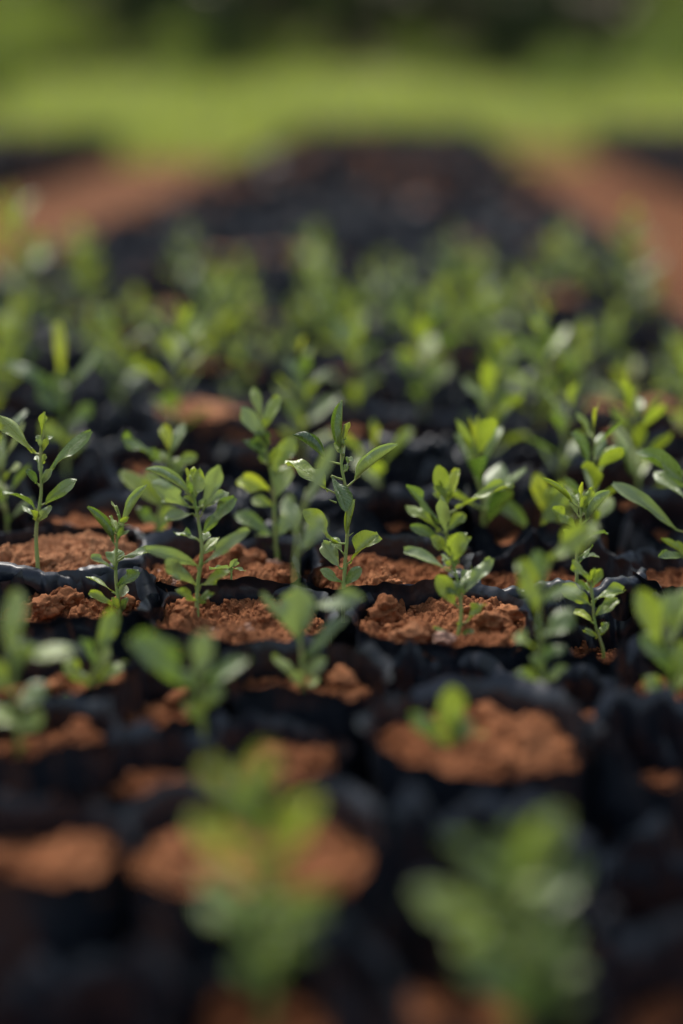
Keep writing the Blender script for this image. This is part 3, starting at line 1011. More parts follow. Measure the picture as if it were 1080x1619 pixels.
# ------------------------------------------------------------------ seedlings: the central ones, leaf by leaf
custom_seedling('tall sharp central seedling with curled leaves and a lime shoot', 0.752,
    [(543, 950), (545, 890), (548, 830), (545, 775), (541, 735), (543, 695), (546, 672)], [
    (539, 712, 541, 633, 16, 'm', 3.4, 10, dict(z=0.002, bend=0.15, twist=0.2)),
    (546, 694, 553, 667, 11, 'y', 1.6, 40, dict(z=-0.002, bend=0.1, twist=0)),
    (562, 758, 630, 703, 19, 'p', 3.2, 25, dict(z=-0.004, bend=0.25, twist=0.15)),
    (514, 727, 463, 688, 17, 'd', 3.0, 40, dict(z=0.004, bend=0.3)),
    (520, 775, 451, 727, 30, 'f', 1.7, 35, dict(z=0.008, bend=0.5)),
    (524, 752, 549, 808, 24, 'd', 2.2, 20, dict(z=-0.008, bend=0.5)),
    (548, 846, 561, 790, 12, 'f', 3.0, 0, dict(z=0.004, bend=0.1)),
    (527, 858, 478, 808, 34, 'f', 1.2, 30, dict(z=-0.012, bend=0.7, wave=0.5)),
    (538, 899, 510, 857, 26, 'p', 0.7, 10, dict(z=0.004, bend=0.3)),
    (551, 890, 599, 845, 24, 'f', 1.9, 60, dict(z=-0.005, bend=0.3)),
    (541, 921, 506, 901, 20, 'm', 0.8, 30, dict(z=-0.006, bend=0.3)),
    (545, 925, 571, 897, 21, 'm', 0.7, 10, dict(z=-0.004, bend=0.2)),
    (541, 873, 524, 850, 18, 'm', 1.0, 20, dict(z=0.006, bend=0.2)),
    ], 0.00112, thorns=[(548, 850, 11, -8), (532, 795, -12, -5)])

custom_seedling('sharp seedling with broad spread leaves at the left edge, on heaped pale soil', 0.766,
    [(60, 898), (59, 840), (64, 780), (64, 720), (67, 680)], [
    (54, 716, -3, 655, 34, 'f', 1.0, 15, dict(z=-0.006, bend=0.4)),
    (80, 742, 145, 681, 27, 'm', 1.2, 35, dict(z=0.002, bend=0.2)),
    (66, 690, 72, 651, 10, 'f', 2.2, 20, dict(bend=0.1)),
    (69, 797, 122, 758, 25, 'm', 0.9, 25, dict(z=-0.006, bend=0.3)),
    (59, 806, 3, 777, 17, 'm', 2.0, 60, dict(z=0.004, bend=0.7)),
    (60, 765, 42, 742, 16, 'd', 1.4, 20, dict(z=-0.006)),
    (66, 765, 80, 741, 15, 'p', 1.2, 0, dict(z=-0.004)),
    (60, 822, 34, 798, 12, 'm', 1.4, 50, dict()),
    (61, 825, 82, 800, 17, 'p', 1.2, 20, dict(z=-0.008)),
    (64, 750, 58, 720, 12, 'm', 1.8, 30, dict(z=0.01)),
    (58, 826, 52, 806, 15, 'f', 1.0, 20, dict(z=-0.009)),
    ], 0.0012, thorns=[(60, 850, -8, -4), (66, 700, -9, -6)])

custom_seedling('thin sharp seedling with rolled leaves, in the dark crumbly soil at left', 0.742,
    [(190, 972), (184, 915), (184, 860), (188, 820), (186, 800)], [
    (180, 858, 137, 802, 16, 'm', 3.2, 20, dict(z=-0.003, bend=0.2)),
    (195, 828, 233, 766, 15, 'p', 3.2, 20, dict(z=0.003, bend=0.1)),
    (187, 815, 176, 792, 5, 'f', 2.4, 20, dict()),
    (184, 902, 182, 866, 30, 'm', 0.5, -10, dict(z=0.006, bend=0.1)),
    (196, 880, 250, 872, 17, 'p', 2.2, 45, dict(z=-0.004, bend=0.7)),
    (180, 899, 143, 882, 16, 'p', 1.8, 40, dict(z=-0.004, bend=0.5)),
    (182, 938, 136, 911, 13, 'f', 1.6, 60, dict(bend=0.3)),
    (188, 926, 220, 903, 24, 'm', 0.8, 20, dict(z=-0.004, bend=0.2)),
    (182, 962, 141, 936, 20, 'f', 1.0, 30, dict(z=-0.006, bend=0.4)),
    (188, 952, 200, 925, 18, 'p', 1.0, 20, dict(z=0.006)),
    (190, 965, 176, 945, 15, 'f', 1.2, 20, dict(z=-0.006)),
    (192, 968, 202, 945, 14, 'm', 1.2, 20, dict(z=-0.004)),
    ], 0.00105, thorns=[(187, 832, 18, -3), (187, 845, -9, -3), (184, 880, 12, -9)])

custom_seedling('bushy seedling with pale upper leaves, rooted in the level middle soil bag', 0.728,
    [(312, 992), (314, 930), (319, 870), (312, 820), (302, 770), (300, 752)], [
    (300, 782, 231, 743, 16, 'p', 2.6, 30, dict(z=0.006, bend=0.4)),
    (298, 800, 240, 765, 36, 'p', 0.9, 0, dict(z=-0.026, bend=0.2)),
    (305, 812, 262, 822, 24, 'p', 1.2, 30, dict(z=-0.02, bend=0.5)),
    (306, 800, 312, 742, 34, 'f', 0.8, 10, dict(z=0.006)),
    (318, 815, 347, 735, 30, 'p', 0.9, 20, dict(z=-0.016)),
    (325, 800, 362, 778, 22, 'p', 1.2, 30, dict(z=0.004)),
    (320, 842, 372, 786, 26, 'm', 1.1, 30, dict(z=0.0, bend=0.2)),
    (312, 852, 276, 842, 18, 'm', 1.0, 40, dict(z=0.004)),
    (318, 862, 330, 840, 18, 'm', 1.0, 20, dict(z=0.004)),
    (320, 893, 396, 838, 26, 'p', 1.2, 20, dict(z=-0.022, bend=0.5)),
    (310, 894, 228, 870, 26, 'p', 1.2, 20, dict(z=-0.022, bend=0.5)),
    (308, 925, 262, 885, 30, 'p', 0.9, 10, dict(z=-0.024)),
    (318, 925, 362, 905, 24, 'f', 1.1, 30, dict(z=-0.018)),
    (309, 950, 278, 934, 20, 'f', 1.1, 30, dict(z=-0.014)),
    (314, 955, 334, 936, 20, 'm', 1.1, 30, dict(z=-0.014)),
    (300, 764, 294, 740, 7, 'y', 1.8, 20, dict()),
    (302, 766, 306, 737, 7, 'y', 1.8, 20, dict()),
    (316, 880, 345, 850, 20, 'f', 1.1, 30, dict(z=0.01)),
    ], 0.0012)

custom_seedling('soft pale seedling standing in front of the tall sharp central one', 0.650,
    [(480, 1098), (477, 1040), (470, 970), (466, 900), (474, 830), (486, 775)], [
    (482, 805, 528, 702, 24, 'p', 1.0, 10, dict(z=0.0, bend=0.1)),
    (472, 855, 452, 785, 30, 'p', 0.9, 10, dict()),
    (474, 872, 512, 818, 34, 'p', 0.9, 10, dict()),
    (470, 1010, 470, 928, 62, 'p', 0.7, 5, dict(z=-0.01, bend=0.1)),
    (476, 1015, 415, 935, 22, 'f', 1.4, 30, dict()),
    (484, 1040, 552, 975, 36, 'd', 1.2, 40, dict(z=-0.01)),
    (482, 965, 575, 945, 34, 'p', 1.0, 30, dict(z=-0.012, bend=0.5)),
    (478, 1075, 430, 1038, 24, 'f', 1.2, 40, dict()),
    (482, 1072, 515, 1040, 26, 'p', 1.0, 20, dict()),
    (480, 1088, 462, 1060, 22, 'p', 1.0, 20, dict()),
    (482, 1090, 505, 1072, 18, 'f', 1.0, 30, dict()),
    ], 0.0012)

custom_seedling('seedling with two pale spread leaves, rooted in the sharp fluffy soil', 0.714,
    [(722, 1020), (728, 970), (722, 920), (714, 880)], [
    (712, 904, 638, 872, 24, 'p', 1.8, 35, dict(z=0.008, bend=0.6)),
    (734, 938, 777, 882, 26, 'p', 0.8, 20, dict(z=-0.004)),
    (722, 958, 690, 910, 36, 'f', 0.9, 20, dict(z=-0.008)),
    (730, 945, 706, 920, 30, 'm', 0.9, 30, dict(z=-0.004)),
    (728, 990, 766, 955, 22, 'f', 1.2, 40, dict(z=-0.005)),
    (722, 1012, 684, 992, 12, 'f', 1.4, 50, dict(z=-0.004)),
    (724, 1014, 750, 996, 16, 'm', 1.2, 40, dict(z=-0.004)),
    (716, 890, 728, 842, 36, 'f', 0.7, 10, dict(z=-0.006)),
    (728, 930, 745, 900, 24, 'm', 1.2, 30, dict(z=0.006)),
    ], 0.0012)

custom_seedling('seedling with a long leaf stretched to the right, behind the fluffy soil bag', 0.800,
    [(708, 905), (706, 850), (704, 800), (702, 775)], [
    (722, 805, 812, 764, 20, 'f', 2.2, 35, dict(bend=0.5)),
    (700, 828, 641, 768, 20, 'm', 1.8, 30, dict(z=-0.01)),
    (695, 840, 642, 798, 24, 'f', 1.2, 30, dict()),
    (704, 800, 692, 735, 30, 'f', 0.9, 10, dict()),
    (706, 800, 722, 740, 24, 'y', 1.0, 10, dict()),
    (695, 860, 648, 832, 22, 'm', 1.2, 40, dict()),
    (706, 848, 696, 785, 22, 'p', 1.0, 10, dict(z=-0.02)),
    (708, 880, 738, 846, 32, 'f', 0.9, 20, dict(z=-0.014)),
    (704, 870, 680, 850, 26, 'f', 0.9, 20, dict(z=-0.01)),
    (706, 840, 735, 812, 22, 'f', 1.0, 20, dict()),
    ], 0.0012)

custom_seedling('tall soft seedling with a big lime leaf, right of the fluffy soil bag', 0.642,
    [(852, 1118), (858, 1060), (850, 985), (858, 925), (872, 880)], [
    (850, 970, 822, 885, 38, 'f', 0.9, 15, dict(z=-0.004)),
    (856, 1010, 908, 965, 44, 'm', 0.8, 20, dict(z=-0.004)),
    (872, 885, 946, 830, 46, 'f', 0.8, 25, dict(z=-0.008)),
    (850, 1028, 812, 1004, 24, 'f', 1.2, 40, dict()),
    (858, 1046, 892, 1020, 26, 'm', 1.2, 30, dict()),
    (852, 1085, 818, 1060, 24, 'f', 1.2, 40, dict()),
    (858, 1082, 898, 1054, 24, 'f', 1.2, 40, dict()),
    (856, 950, 918, 930, 28, 'p', 1.2, 40, dict(z=0.01)),
    (858, 930, 848, 870, 30, 'm', 1.0, 20, dict()),
    (856, 1062, 842, 1035, 22, 'f', 1.0, 20, dict()),
    ], 0.0012)

custom_seedling('small fresh seedling with cupped leaves on the collapsed bag at right', 0.728,
    [(954, 1030), (942, 985), (937, 945), (932, 915)], [
    (932, 922, 904, 886, 22, 'f', 1.4, 30, dict()),
    (936, 950, 986, 935, 22, 'f', 2.0, 40, dict(bend=0.7)),
    (932, 955, 888, 925, 30, 'f', 0.9, 20, dict()),
    (940, 975, 978, 948, 26, 'f', 1.0, 30, dict()),
    (938, 985, 908, 966, 16, 'y', 1.6, 40, dict()),
    (946, 1005, 962, 984, 18, 'f', 1.0, 20, dict()),
    (934, 930, 952, 900, 20, 'f', 1.2, 20, dict()),
    (946, 1008, 925, 995, 14, 'f', 1.2, 40, dict()),
    ], 0.0010)

custom_seedling('sharp small seedling with a whitish curled leaf, behind the bag with double rim', 0.768,
    [(912, 925), (912, 870), (916, 825), (918, 795)], [
    (905, 795, 856, 756, 10, 'f', 2.8, 25, dict(bend=0.2)),
    (928, 822, 966, 778, 20, 'p', 2.6, 20, dict(bend=0.2)),
    (910, 835, 872, 804, 18, 'f', 1.8, 20, dict()),
    (922, 852, 962, 842, 10, 'm', 1.6, 70, dict()),
    (914, 890, 938, 862, 14, 'm', 1.4, 30, dict()),
    (916, 880, 948, 880, 14, 'p', 1.4, 40, dict()),
    (917, 805, 922, 762, 8, 'y', 1.8, 20, dict()),
    (919, 808, 938, 770, 16, 'f', 1.2, 20, dict()),
    (912, 862, 890, 838, 20, 'f', 1.2, 20, dict(z=-0.01)),
    (914, 815, 898, 775, 16, 'f', 1.2, 20, dict()),
    ], 0.0011)

custom_seedling('soft seedling with one long leaf leaning left, behind the sharp small seedling', 0.870,
    [(866, 905), (862, 850), (860, 800), (862, 770)], [
    (852, 860, 778, 778, 24, 'm', 1.8, 30, dict(bend=0.2)),
    (860, 810, 848, 748, 30, 'y', 0.9, 10, dict()),
    (864, 800, 905, 765, 28, 'f', 1.0, 20, dict()),
    (864, 830, 910, 815, 26, 'f', 1.0, 20, dict()),
    (860, 845, 885, 790, 26, 'f', 1.0, 20, dict()),
    (864, 870, 905, 850, 24, 'm', 1.0, 30, dict()),
    (862, 820, 930, 780, 22, 'f', 1.0, 20, dict()),
    ], 0.0013)

custom_seedling('leafy soft seedling standing in front of the bag at the right edge', 0.635,
    [(1068, 1200), (1066, 1120), (1058, 1040), (1050, 980)], [
    (1050, 1035, 1012, 930, 46, 'f', 0.9, 15, dict()),
    (1058, 1020, 1085, 930, 40, 'f', 0.9, 15, dict()),
    (1060, 1060, 1015, 1000, 34, 'm', 0.9, 20, dict()),
    (1064, 1100, 1100, 1040, 38, 'f', 0.9, 20, dict()),
    (1062, 1110, 1018, 1070, 34, 'f', 0.9, 20, dict()),
    (1066, 1150, 1020, 1125, 34, 'm', 0.9, 30, dict()),
    (1068, 1165, 1105, 1120, 36, 'f', 0.9, 20, dict()),
    (1066, 1180, 1035, 1155, 28, 'f', 1.0, 30, dict()),
    (1052, 990, 1060, 935, 26, 'p', 1.0, 10, dict()),
    (1060, 1080, 1085, 1010, 30, 'f', 1.0, 10, dict()),
    ], 0.0013)

custom_seedling('sharp seedling cut by the right edge, with a long pale leaf reaching left', 0.790,
    [(1092, 905), (1086, 850), (1084, 790), (1090, 740)], [
    (1070, 838, 968, 764, 26, 'p', 2.0, 30, dict(bend=0.3)),
    (1084, 765, 1003, 716, 24, 'm', 2.2, 40, dict(z=0.02, bend=0.5)),
    (1086, 790, 1035, 745, 26, 'm', 1.6, 30, dict(z=0.02)),
    (1088, 880, 1045, 852, 14, 'f', 1.8, 40, dict()),
    (1086, 860, 1120, 830, 26, 'f', 1.0, 20, dict()),
    (1086, 820, 1130, 780, 30, 'm', 1.0, 20, dict()),
    (1088, 760, 1100, 700, 20, 'f', 1.6, 20, dict()),
    (1084, 880, 1040, 880, 24, 'm', 1.4, 40, dict(z=-0.02)),
    (1090, 895, 1070, 855, 16, 'f', 1.4, 30, dict()),
    ], 0.0013)

custom_seedling('bright leaning soft seedling in front of the left sharp soil bag', 0.648,
    [(138, 1132), (146, 1080), (154, 1035), (160, 1010)], [
    (158, 1040, 182, 962, 34, 'f', 1.0, 15, dict()),
    (152, 1078, 202, 1048, 26, 'f', 1.0, 30, dict()),
    (147, 1086, 100, 1045, 30, 'f', 0.9, 20, dict()),
    (140, 1114, 88, 1104, 20, 'f', 1.3, 40, dict()),
    (144, 1100, 178, 1080, 20, 'f', 1.2, 40, dict()),
    (152, 1050, 128, 1010, 24, 'm', 1.2, 20, dict()),
    (142, 1120, 165, 1108, 18, 'f', 1.2, 40, dict()),
    (156, 1030, 172, 985, 22, 'f', 1.2, 20, dict()),
    (148, 1072, 172, 1022, 26, 'f', 1.0, 20, dict()),
    ], 0.0012)

custom_seedling('soft broad-leaved seedling cut by the left edge, in front of the sharp row', 0.590,
    [(30, 1200), (26, 1130), (20, 1070), (20, 1030)], [
    (18, 1055, 28, 932, 44, 'f', 1.0, 15, dict()),
    (24, 1045, 122, 1030, 38, 'f', 1.1, 40, dict(bend=0.8)),
    (20, 1090, -40, 1050, 44, 'f', 1.0, 20, dict()),
    (26, 1120, 72, 1080, 40, 'm', 1.0, 20, dict()),
    (28, 1150, -15, 1120, 40, 'f', 1.0, 20, dict()),
    (28, 1165, 66, 1125, 36, 'f', 1.0, 20, dict()),
    (22, 1080, 40, 1010, 36, 'm', 1.0, 20, dict()),
    (30, 1185, 75, 1185, 24, 'f', 1.0, 40, dict()),
    ], 0.0013)

custom_seedling('soft seedling with a broad dark leaf to the left, below the middle soil bag', 0.592,
    [(324, 1190), (320, 1130), (312, 1080), (310, 1050)], [
    (304, 1085, 212, 1003, 54, 'm', 0.9, 25, dict()),
    (312, 1075, 325, 998, 46, 'p', 0.8, 10, dict()),
    (320, 1090, 394, 1044, 36, 'm', 1.0, 30, dict()),
    (314, 1100, 285, 1060, 30, 'm', 1.0, 20, dict()),
    (322, 1120, 352, 1085, 30, 'f', 1.0, 20, dict()),
    (318, 1140, 292, 1110, 26, 'f', 1.0, 20, dict()),
    ], 0.0014)

custom_seedling('small soft seedling with one upright lime leaf, in the heaped soil lower right', 0.588,
    [(714, 1212), (714, 1180), (716, 1155)], [
    (716, 1162, 714, 1084, 46, 'f', 0.7, 5, dict()),
    (712, 1178, 648, 1128, 34, 'm', 1.0, 25, dict()),
    (716, 1192, 768, 1158, 22, 'f', 1.2, 45, dict()),
    (714, 1200, 742, 1182, 24, 'f', 1.0, 30, dict()),
    (714, 1196, 690, 1180, 20, 'f', 1.0, 30, dict()),
    (714, 1185, 680, 1160, 26, 'f', 1.0, 30, dict()),
    (716, 1178, 748, 1140, 26, 'm', 1.0, 20, dict()),
    (714, 1170, 696, 1120, 24, 'f', 1.0, 20, dict()),
    (715, 1172, 732, 1118, 22, 'm', 1.0, 20, dict()),
    ], 0.0012)

custom_seedling('large very soft leafy seedling in the left foreground', 0.44,
    [(425, 1580), (418, 1500), (412, 1420), (405, 1340), (395, 1280)], [
    (400, 1300, 323, 1211, 39, 'y', 1.5, 54, dict()),
    (402, 1310, 422, 1182, 48, 'f', 1.2, 9, dict()),
    (408, 1340, 500, 1262, 42, 'y', 1.5, -1, dict()),
    (405, 1370, 302, 1291, 45, 'y', 1.3, -19, dict()),
    (408, 1390, 490, 1296, 35, 'y', 0.9, -17, dict()),
    (414, 1440, 315, 1382, 39, 'f', 1.8, 34, dict()),
    (414, 1450, 523, 1403, 37, 'f', 2.0, -8, dict()),
    (418, 1500, 310, 1430, 41, 'm', 2.2, 35, dict()),
    (420, 1510, 518, 1441, 39, 'f', 1.6, 48, dict()),
    (422, 1550, 365, 1518, 40, 'm', 1.8, -17, dict()),
    (422, 1560, 485, 1492, 41, 'm', 2.2, 53, dict()),
    (400, 1290, 399, 1208, 32, 'f', 1.7, 53, dict()),
    (410, 1400, 355, 1330, 32, 'f', 2.0, 41, dict()),
    (412, 1420, 438, 1349, 46, 'f', 2.1, -18, dict()),
    (416, 1470, 366, 1409, 44, 'f', 0.9, 58, dict()),
    (416, 1480, 445, 1426, 45, 'm', 1.6, 15, dict()),
    (404, 1330, 370, 1247, 48, 'm', 0.8, -7, dict()),
    (406, 1340, 466, 1286, 31, 'f', 2.2, 17, dict()),
    (420, 1530, 392, 1478, 33, 'f', 2.2, 23, dict()),
    (420, 1540, 463, 1475, 47, 'f', 1.3, 46, dict()),
    ], 0.0016)

custom_seedling('large very soft leafy seedling in the right foreground', 0.43,
    [(835, 1680), (830, 1590), (822, 1510), (815, 1430), (805, 1370)], [
    (806, 1400, 703, 1326, 41, 'm', 1.5, 54, dict()),
    (810, 1410, 887, 1282, 58, 'f', 1.2, 9, dict()),
    (812, 1430, 735, 1382, 30, 'm', 1.5, -1, dict()),
    (816, 1460, 652, 1411, 54, 'f', 1.3, -19, dict()),
    (818, 1470, 925, 1366, 39, 'm', 0.9, -17, dict()),
    (822, 1520, 715, 1492, 45, 'f', 1.8, 34, dict()),
    (824, 1530, 903, 1468, 45, 'm', 2.0, -8, dict()),
    (828, 1590, 720, 1530, 41, 'm', 2.2, 35, dict()),
    (830, 1600, 928, 1531, 45, 'f', 1.6, 48, dict()),
    (832, 1650, 785, 1628, 55, 'm', 1.8, -17, dict()),
    (832, 1650, 925, 1582, 45, 'm', 2.2, 53, dict()),
    (808, 1390, 814, 1303, 38, 'm', 1.7, 53, dict()),
    (814, 1450, 855, 1380, 37, 'f', 2.0, 41, dict()),
    (818, 1490, 753, 1434, 51, 'm', 2.1, -18, dict()),
    (822, 1530, 866, 1479, 50, 'f', 0.9, 58, dict()),
    (826, 1570, 760, 1516, 49, 'm', 1.6, 15, dict()),
    (828, 1600, 880, 1537, 54, 'm', 0.8, -7, dict()),
    (808, 1410, 776, 1356, 32, 'm', 2.2, 17, dict()),
    (808, 1410, 867, 1338, 35, 'f', 2.2, 23, dict()),
    ], 0.0016)

custom_seedling('soft seedling with a round lime leaf on its left, behind the central seedling', 0.830,
    [(440, 895), (436, 830), (430, 760), (418, 700), (412, 660)], [
    (424, 775, 374, 760, 34, 'y', 0.9, 20, dict()),
    (420, 700, 380, 645, 30, 'p', 1.0, 20, dict()),
    (428, 750, 466, 692, 34, 'f', 0.9, 10, dict()),
    (426, 730, 386, 695, 18, 'd', 1.2, 40, dict()),
    (416, 680, 440, 625, 26, 'f', 1.0, 10, dict()),
    (414, 665, 400, 612, 20, 'f', 1.0, 10, dict()),
    (436, 850, 372, 812, 30, 'm', 1.1, 25, dict()),
    (432, 800, 398, 790, 26, 'f', 1.0, 20, dict()),
    (434, 790, 458, 735, 34, 'f', 0.9, 10, dict()),
    (438, 850, 470, 800, 34, 'p', 0.9, 10, dict()),
    (422, 720, 408, 680, 26, 'm', 1.0, 10, dict()),
    (438, 870, 410, 845, 26, 'f', 0.9, 10, dict()),
    ], 0.0014)

custom_seedling('soft seedling with pale rolled leaves, behind and left of the bushy seedling', 0.850,
    [(246, 890), (250, 830), (262, 770), (270, 720)], [
    (262, 730, 192, 692, 20, 'm', 2.0, 35, dict()),
    (268, 720, 292, 668, 18, 'p', 1.6, 10, dict()),
    (270, 715, 258, 672, 22, 'y', 1.0, 10, dict()),
    (268, 745, 312, 722, 22, 'f', 1.6, 40, dict()),
    (256, 800, 190, 745, 34, 'f', 1.0, 20, dict()),
    (258, 800, 232, 745, 28, 'f', 1.0, 20, dict()),
    (252, 830, 215, 805, 26, 'm', 1.0, 20, dict()),
    (250, 840, 275, 800, 28, 'f', 1.0, 20, dict()),
    (260, 770, 290, 735, 22, 'm', 1.0, 20, dict()),
    ], 0.0013)

custom_seedling('soft seedling topped by a bright lime leaf, far left behind the sharp ones', 0.985,
    [(104, 760), (104, 700), (100, 640), (92, 590)], [
    (96, 600, 90, 508, 24, 'y', 1.0, 10, dict()),
    (90, 625, 6, 572, 22, 'd', 1.8, 40, dict(bend=0.8)),
    (108, 615, 162, 550, 22, 'p', 1.4, 25, dict()),
    (102, 660, 60, 610, 30, 'd', 1.0, 20, dict()),
    (102, 650, 86, 592, 30, 'm', 1.0, 10, dict()),
    (104, 680, 146, 640, 28, 'm', 1.0, 20, dict()),
    (104, 700, 64, 670, 28, 'f', 1.0, 20, dict()),
    (104, 720, 132, 690, 26, 'f', 1.0, 20, dict()),
    ], 0.0014)

# a tiny sprout in the pebbly bag
custom_seedling('tiny pale three-leaved sprout among pebbles behind the bushy seedling', 0.755,
    [(366, 918), (365, 900)], [
    (363, 899, 331, 901, 12, 'p', 1.0, 60, dict(bend=0.3)),
    (365, 898, 376, 884, 12, 'p', 0.9, 30, dict()),
    (367, 899, 388, 903, 10, 'p', 1.0, 60, dict(bend=0.3)),
    (365, 902, 352, 910, 12, 'p', 1.0, 60, dict()),
    ], 0.0008)

# ------------------------------------------------------------------ seedlings: the soft ones behind
placed = []


def soft(u, v, recipe, rot, sc, label):
    p = at_plane(u, v, 0.150)
    place_seedling(recipe, (p.x, p.y, 0.150), rot, sc)['label'] = label
    placed.append((p.x, p.y))


for (x, y) in [(120, 0)]:
    pass
soft(596, 780, 8, 0.4, 0.95, 'tiny lime seedling by itself behind the central seedling')
soft(772, 748, 2, 2.0, 1.0, 'soft fresh seedling behind the one with a long leaf stretched to the right')
soft(885, 775, 0, 1.0, 0.85, 'soft seedling with several narrow leaves, behind the leaning-left leaf')
soft(668, 655, 3, 0.0, 1.02, 'bright leafy soft seedling standing alone on dark bags right of the middle')
soft(285, 705, 5, 2.5, 0.98, 'tall leafy soft seedling behind the pale rolled leaves, left of centre')
soft(195, 655, 7, 0.5, 0.9, 'soft leafy seedling between the lime-topped seedling and the tall leafy one')
soft(480, 740, 1, 1.2, 0.86, 'soft seedling behind and right of the round lime leaf')
soft(565, 660, 0, 3.2, 0.95, 'pale soft seedling just behind the tip of the central seedling')
soft(790, 665, 4, 0.2, 1.1, 'small soft seedling left of the twin-tipped pair on dark bags')
soft(850, 690, 1, 4.2, 0.98, 'tall soft yellow-green seedling on dark bags right of centre')
soft(912, 655, 2, 5.1, 0.95, 'soft seedling just right of the tall yellow-green one')
soft(1000, 655, 8, 1.1, 1.0, 'tiny yellow seedling on a red soil bag at right')
soft(1085, 700, 6, 0.3, 0.9, 'bright yellow-green seedling cut by the right edge on dark bags')

ws = random.Random(21)
COLW = ['mid green', 'dense green', 'short fresh green', 'bushy green', 'small green', 'tall green', 'yellow-green', 'dark green', 'tiny lime']
for rw in sorted(rowspots):
    k = 0
    for (x, y, z) in rowspots[rw]:
        u, v, dp = project((x, y, z))
        if y < 1.13 or y > 2.06: continue
        if not (-60 < u < 1140): continue
        k += 1
        if 350 < u < 470 and y > 1.80: continue
        if min((math.hypot(x - a, y - b) for a, b in placed), default=1) < 0.055: continue
        prob = 0.44 if y < 1.9 else 0.40
        if abs(u - 560) < 90 and y < 1.45: prob = 0.5
        if ws.random() > prob: continue
        rc = ws.choice([0, 1, 2, 3, 5, 6, 6, 7, 4, 8])
        e = place_seedling(rc, (x + ws.uniform(-0.012, 0.012), y + ws.uniform(-0.012, 0.012), z - 0.001), ws.uniform(0, 6.28), ws.uniform(0.72, 1.12))
        e['label'] = f'blurred {COLW[rc]} seedling in bag {ORD[k]} from left, {ORD[rw + 7]} row from the front'
soft(938, 865, 1, 2.2, 0.80, 'narrow soft seedling between the double-rimmed bag and the right edge seedling')
soft(765, 850, 4, 0.9, 1.15, 'low soft seedling peeping out under the long leaf stretched to the right')
soft(12, 845, 3, 1.7, 0.85, 'soft seedling at the left edge behind the heaped pale soil')
soft(1010, 800, 6, 4.0, 0.95, 'soft fresh seedling above the long pale leaf at right')
# two taller ones at the left border of the bed
soft(35, 520, 5, 0.3, 1.35, 'tallest blurred seedling far back at the left border of the bed')
soft(990, 505, 1, 0.9, 1.2, 'tall blurred yellowish seedling far back near the right path')


# ------------------------------------------------------------------ beyond the beds: grass, shrubs, trees
def blades(name, n, region, hfun, mat, seed, width=0.02):
    r = np.random.default_rng(seed)
    x = r.uniform(region[0], region[1], n); y = region[2] + (region[3] - region[2]) * r.random(n) ** 1.5
    keep = np.abs(x) < 0.34 * y + 2.5
    x, y = x[keep], y[keep]; n = len(x)
    h = hfun(x, y) * r.uniform(0.5, 1.25, n)
    a = r.uniform(0, 6.28, n); lean = r.uniform(0.1, 0.7, n) * h
    wd = width * r.uniform(0.6, 1.5, n) * (0.6 + y / 16)
    dx, dy = np.cos(a), np.sin(a)
    b = r.uniform(0, 6.28, n)
    P0 = np.stack([x - dx * wd, y - dy * wd, 0 * x], -1); P1 = np.stack([x + dx * wd, y + dy * wd, 0 * x], -1)
    mx, my = x + np.cos(b) * lean * 0.35, y + np.sin(b) * lean * 0.35
    P2 = np.stack([mx + dx * wd * .7, my + dy * wd * .7, h * 0.6], -1); P3 = np.stack([mx - dx * wd * .7, my - dy * wd * .7, h * 0.6], -1)
    P4 = np.stack([x + np.cos(b) * lean + dx * wd * .1, y + np.sin(b) * lean + dy * wd * .1, h], -1)
    P5 = np.stack([x + np.cos(b) * lean - dx * wd * .1, y + np.sin(b) * lean - dy * wd * .1, h], -1)
    V = np.stack([P0, P1, P2, P3, P4, P5], 1).reshape(-1, 3)
    i = np.arange(n)[:, None] * 6
    F = np.concatenate([i + np.array([[0, 1, 2, 3]]), i + np.array([[3, 2, 4, 5]])])
    return link(name, new_mesh(name, V, F, mats=[mat], smooth=False))


def hf(x, y):
    edge = np.clip((y - (7.6 + 0.25 * np.sin(x * 2.1) + np.where(x > -0.2, 1.4, 0) - np.where(x > 3, 1, 0))) / 1.2, 0.0, 1)
    return edge * (0.13 + 0.020 * np.clip(y - 8, 0, 12) + 0.13 * vnoise(x * 0.6, y * 0.35, 0 * x, 5)) + 0.008


g = blades('grass', 90000, (-12, 12, 7.3, 26), hf, M['grass'], 5)
tag(g, 'bright green grass field beyond the nursery beds', 'grass', kind='stuff')


def leaf_cloud(n, blobs, size, seed):
    """leaf-sized quads spread through overlapping lobes with gaps between them"""
    r = np.random.default_rng(seed)
    B = np.array(blobs)
    wts = B[:, 3] ** 2; wts = wts / wts.sum()
    k = r.choice(len(B), n, p=wts)
    d = r.normal(size=(n, 3)); d /= np.linalg.norm(d, axis=1)[:, None]
    rad = B[k, 3] * (0.55 + 0.5 * r.random(n) ** 0.6)
    c = B[k, :3] + d * rad[:, None] * np.array([1, 1, 0.8])
    keep = fbm(c[:, 0] * 1.4, c[:, 1] * 1.4, c[:, 2] * 1.4, seed, 2) > -0.35
    c = c[keep]; n = len(c)
    u = r.normal(size=(n, 3)); u /= np.linalg.norm(u, axis=1)[:, None]
    t = r.normal(size=(n, 3)); v = np.cross(u, t); v /= np.linalg.norm(v, axis=1)[:, None]
    s = (size * r.uniform(0.6, 1.4, n))[:, None]
    V = np.stack([c - u * s, c + v * s * 0.45, c + u * s, c - v * s * 0.45], 1).reshape(-1, 3)
    return V, np.arange(n * 4).reshape(-1, 4)


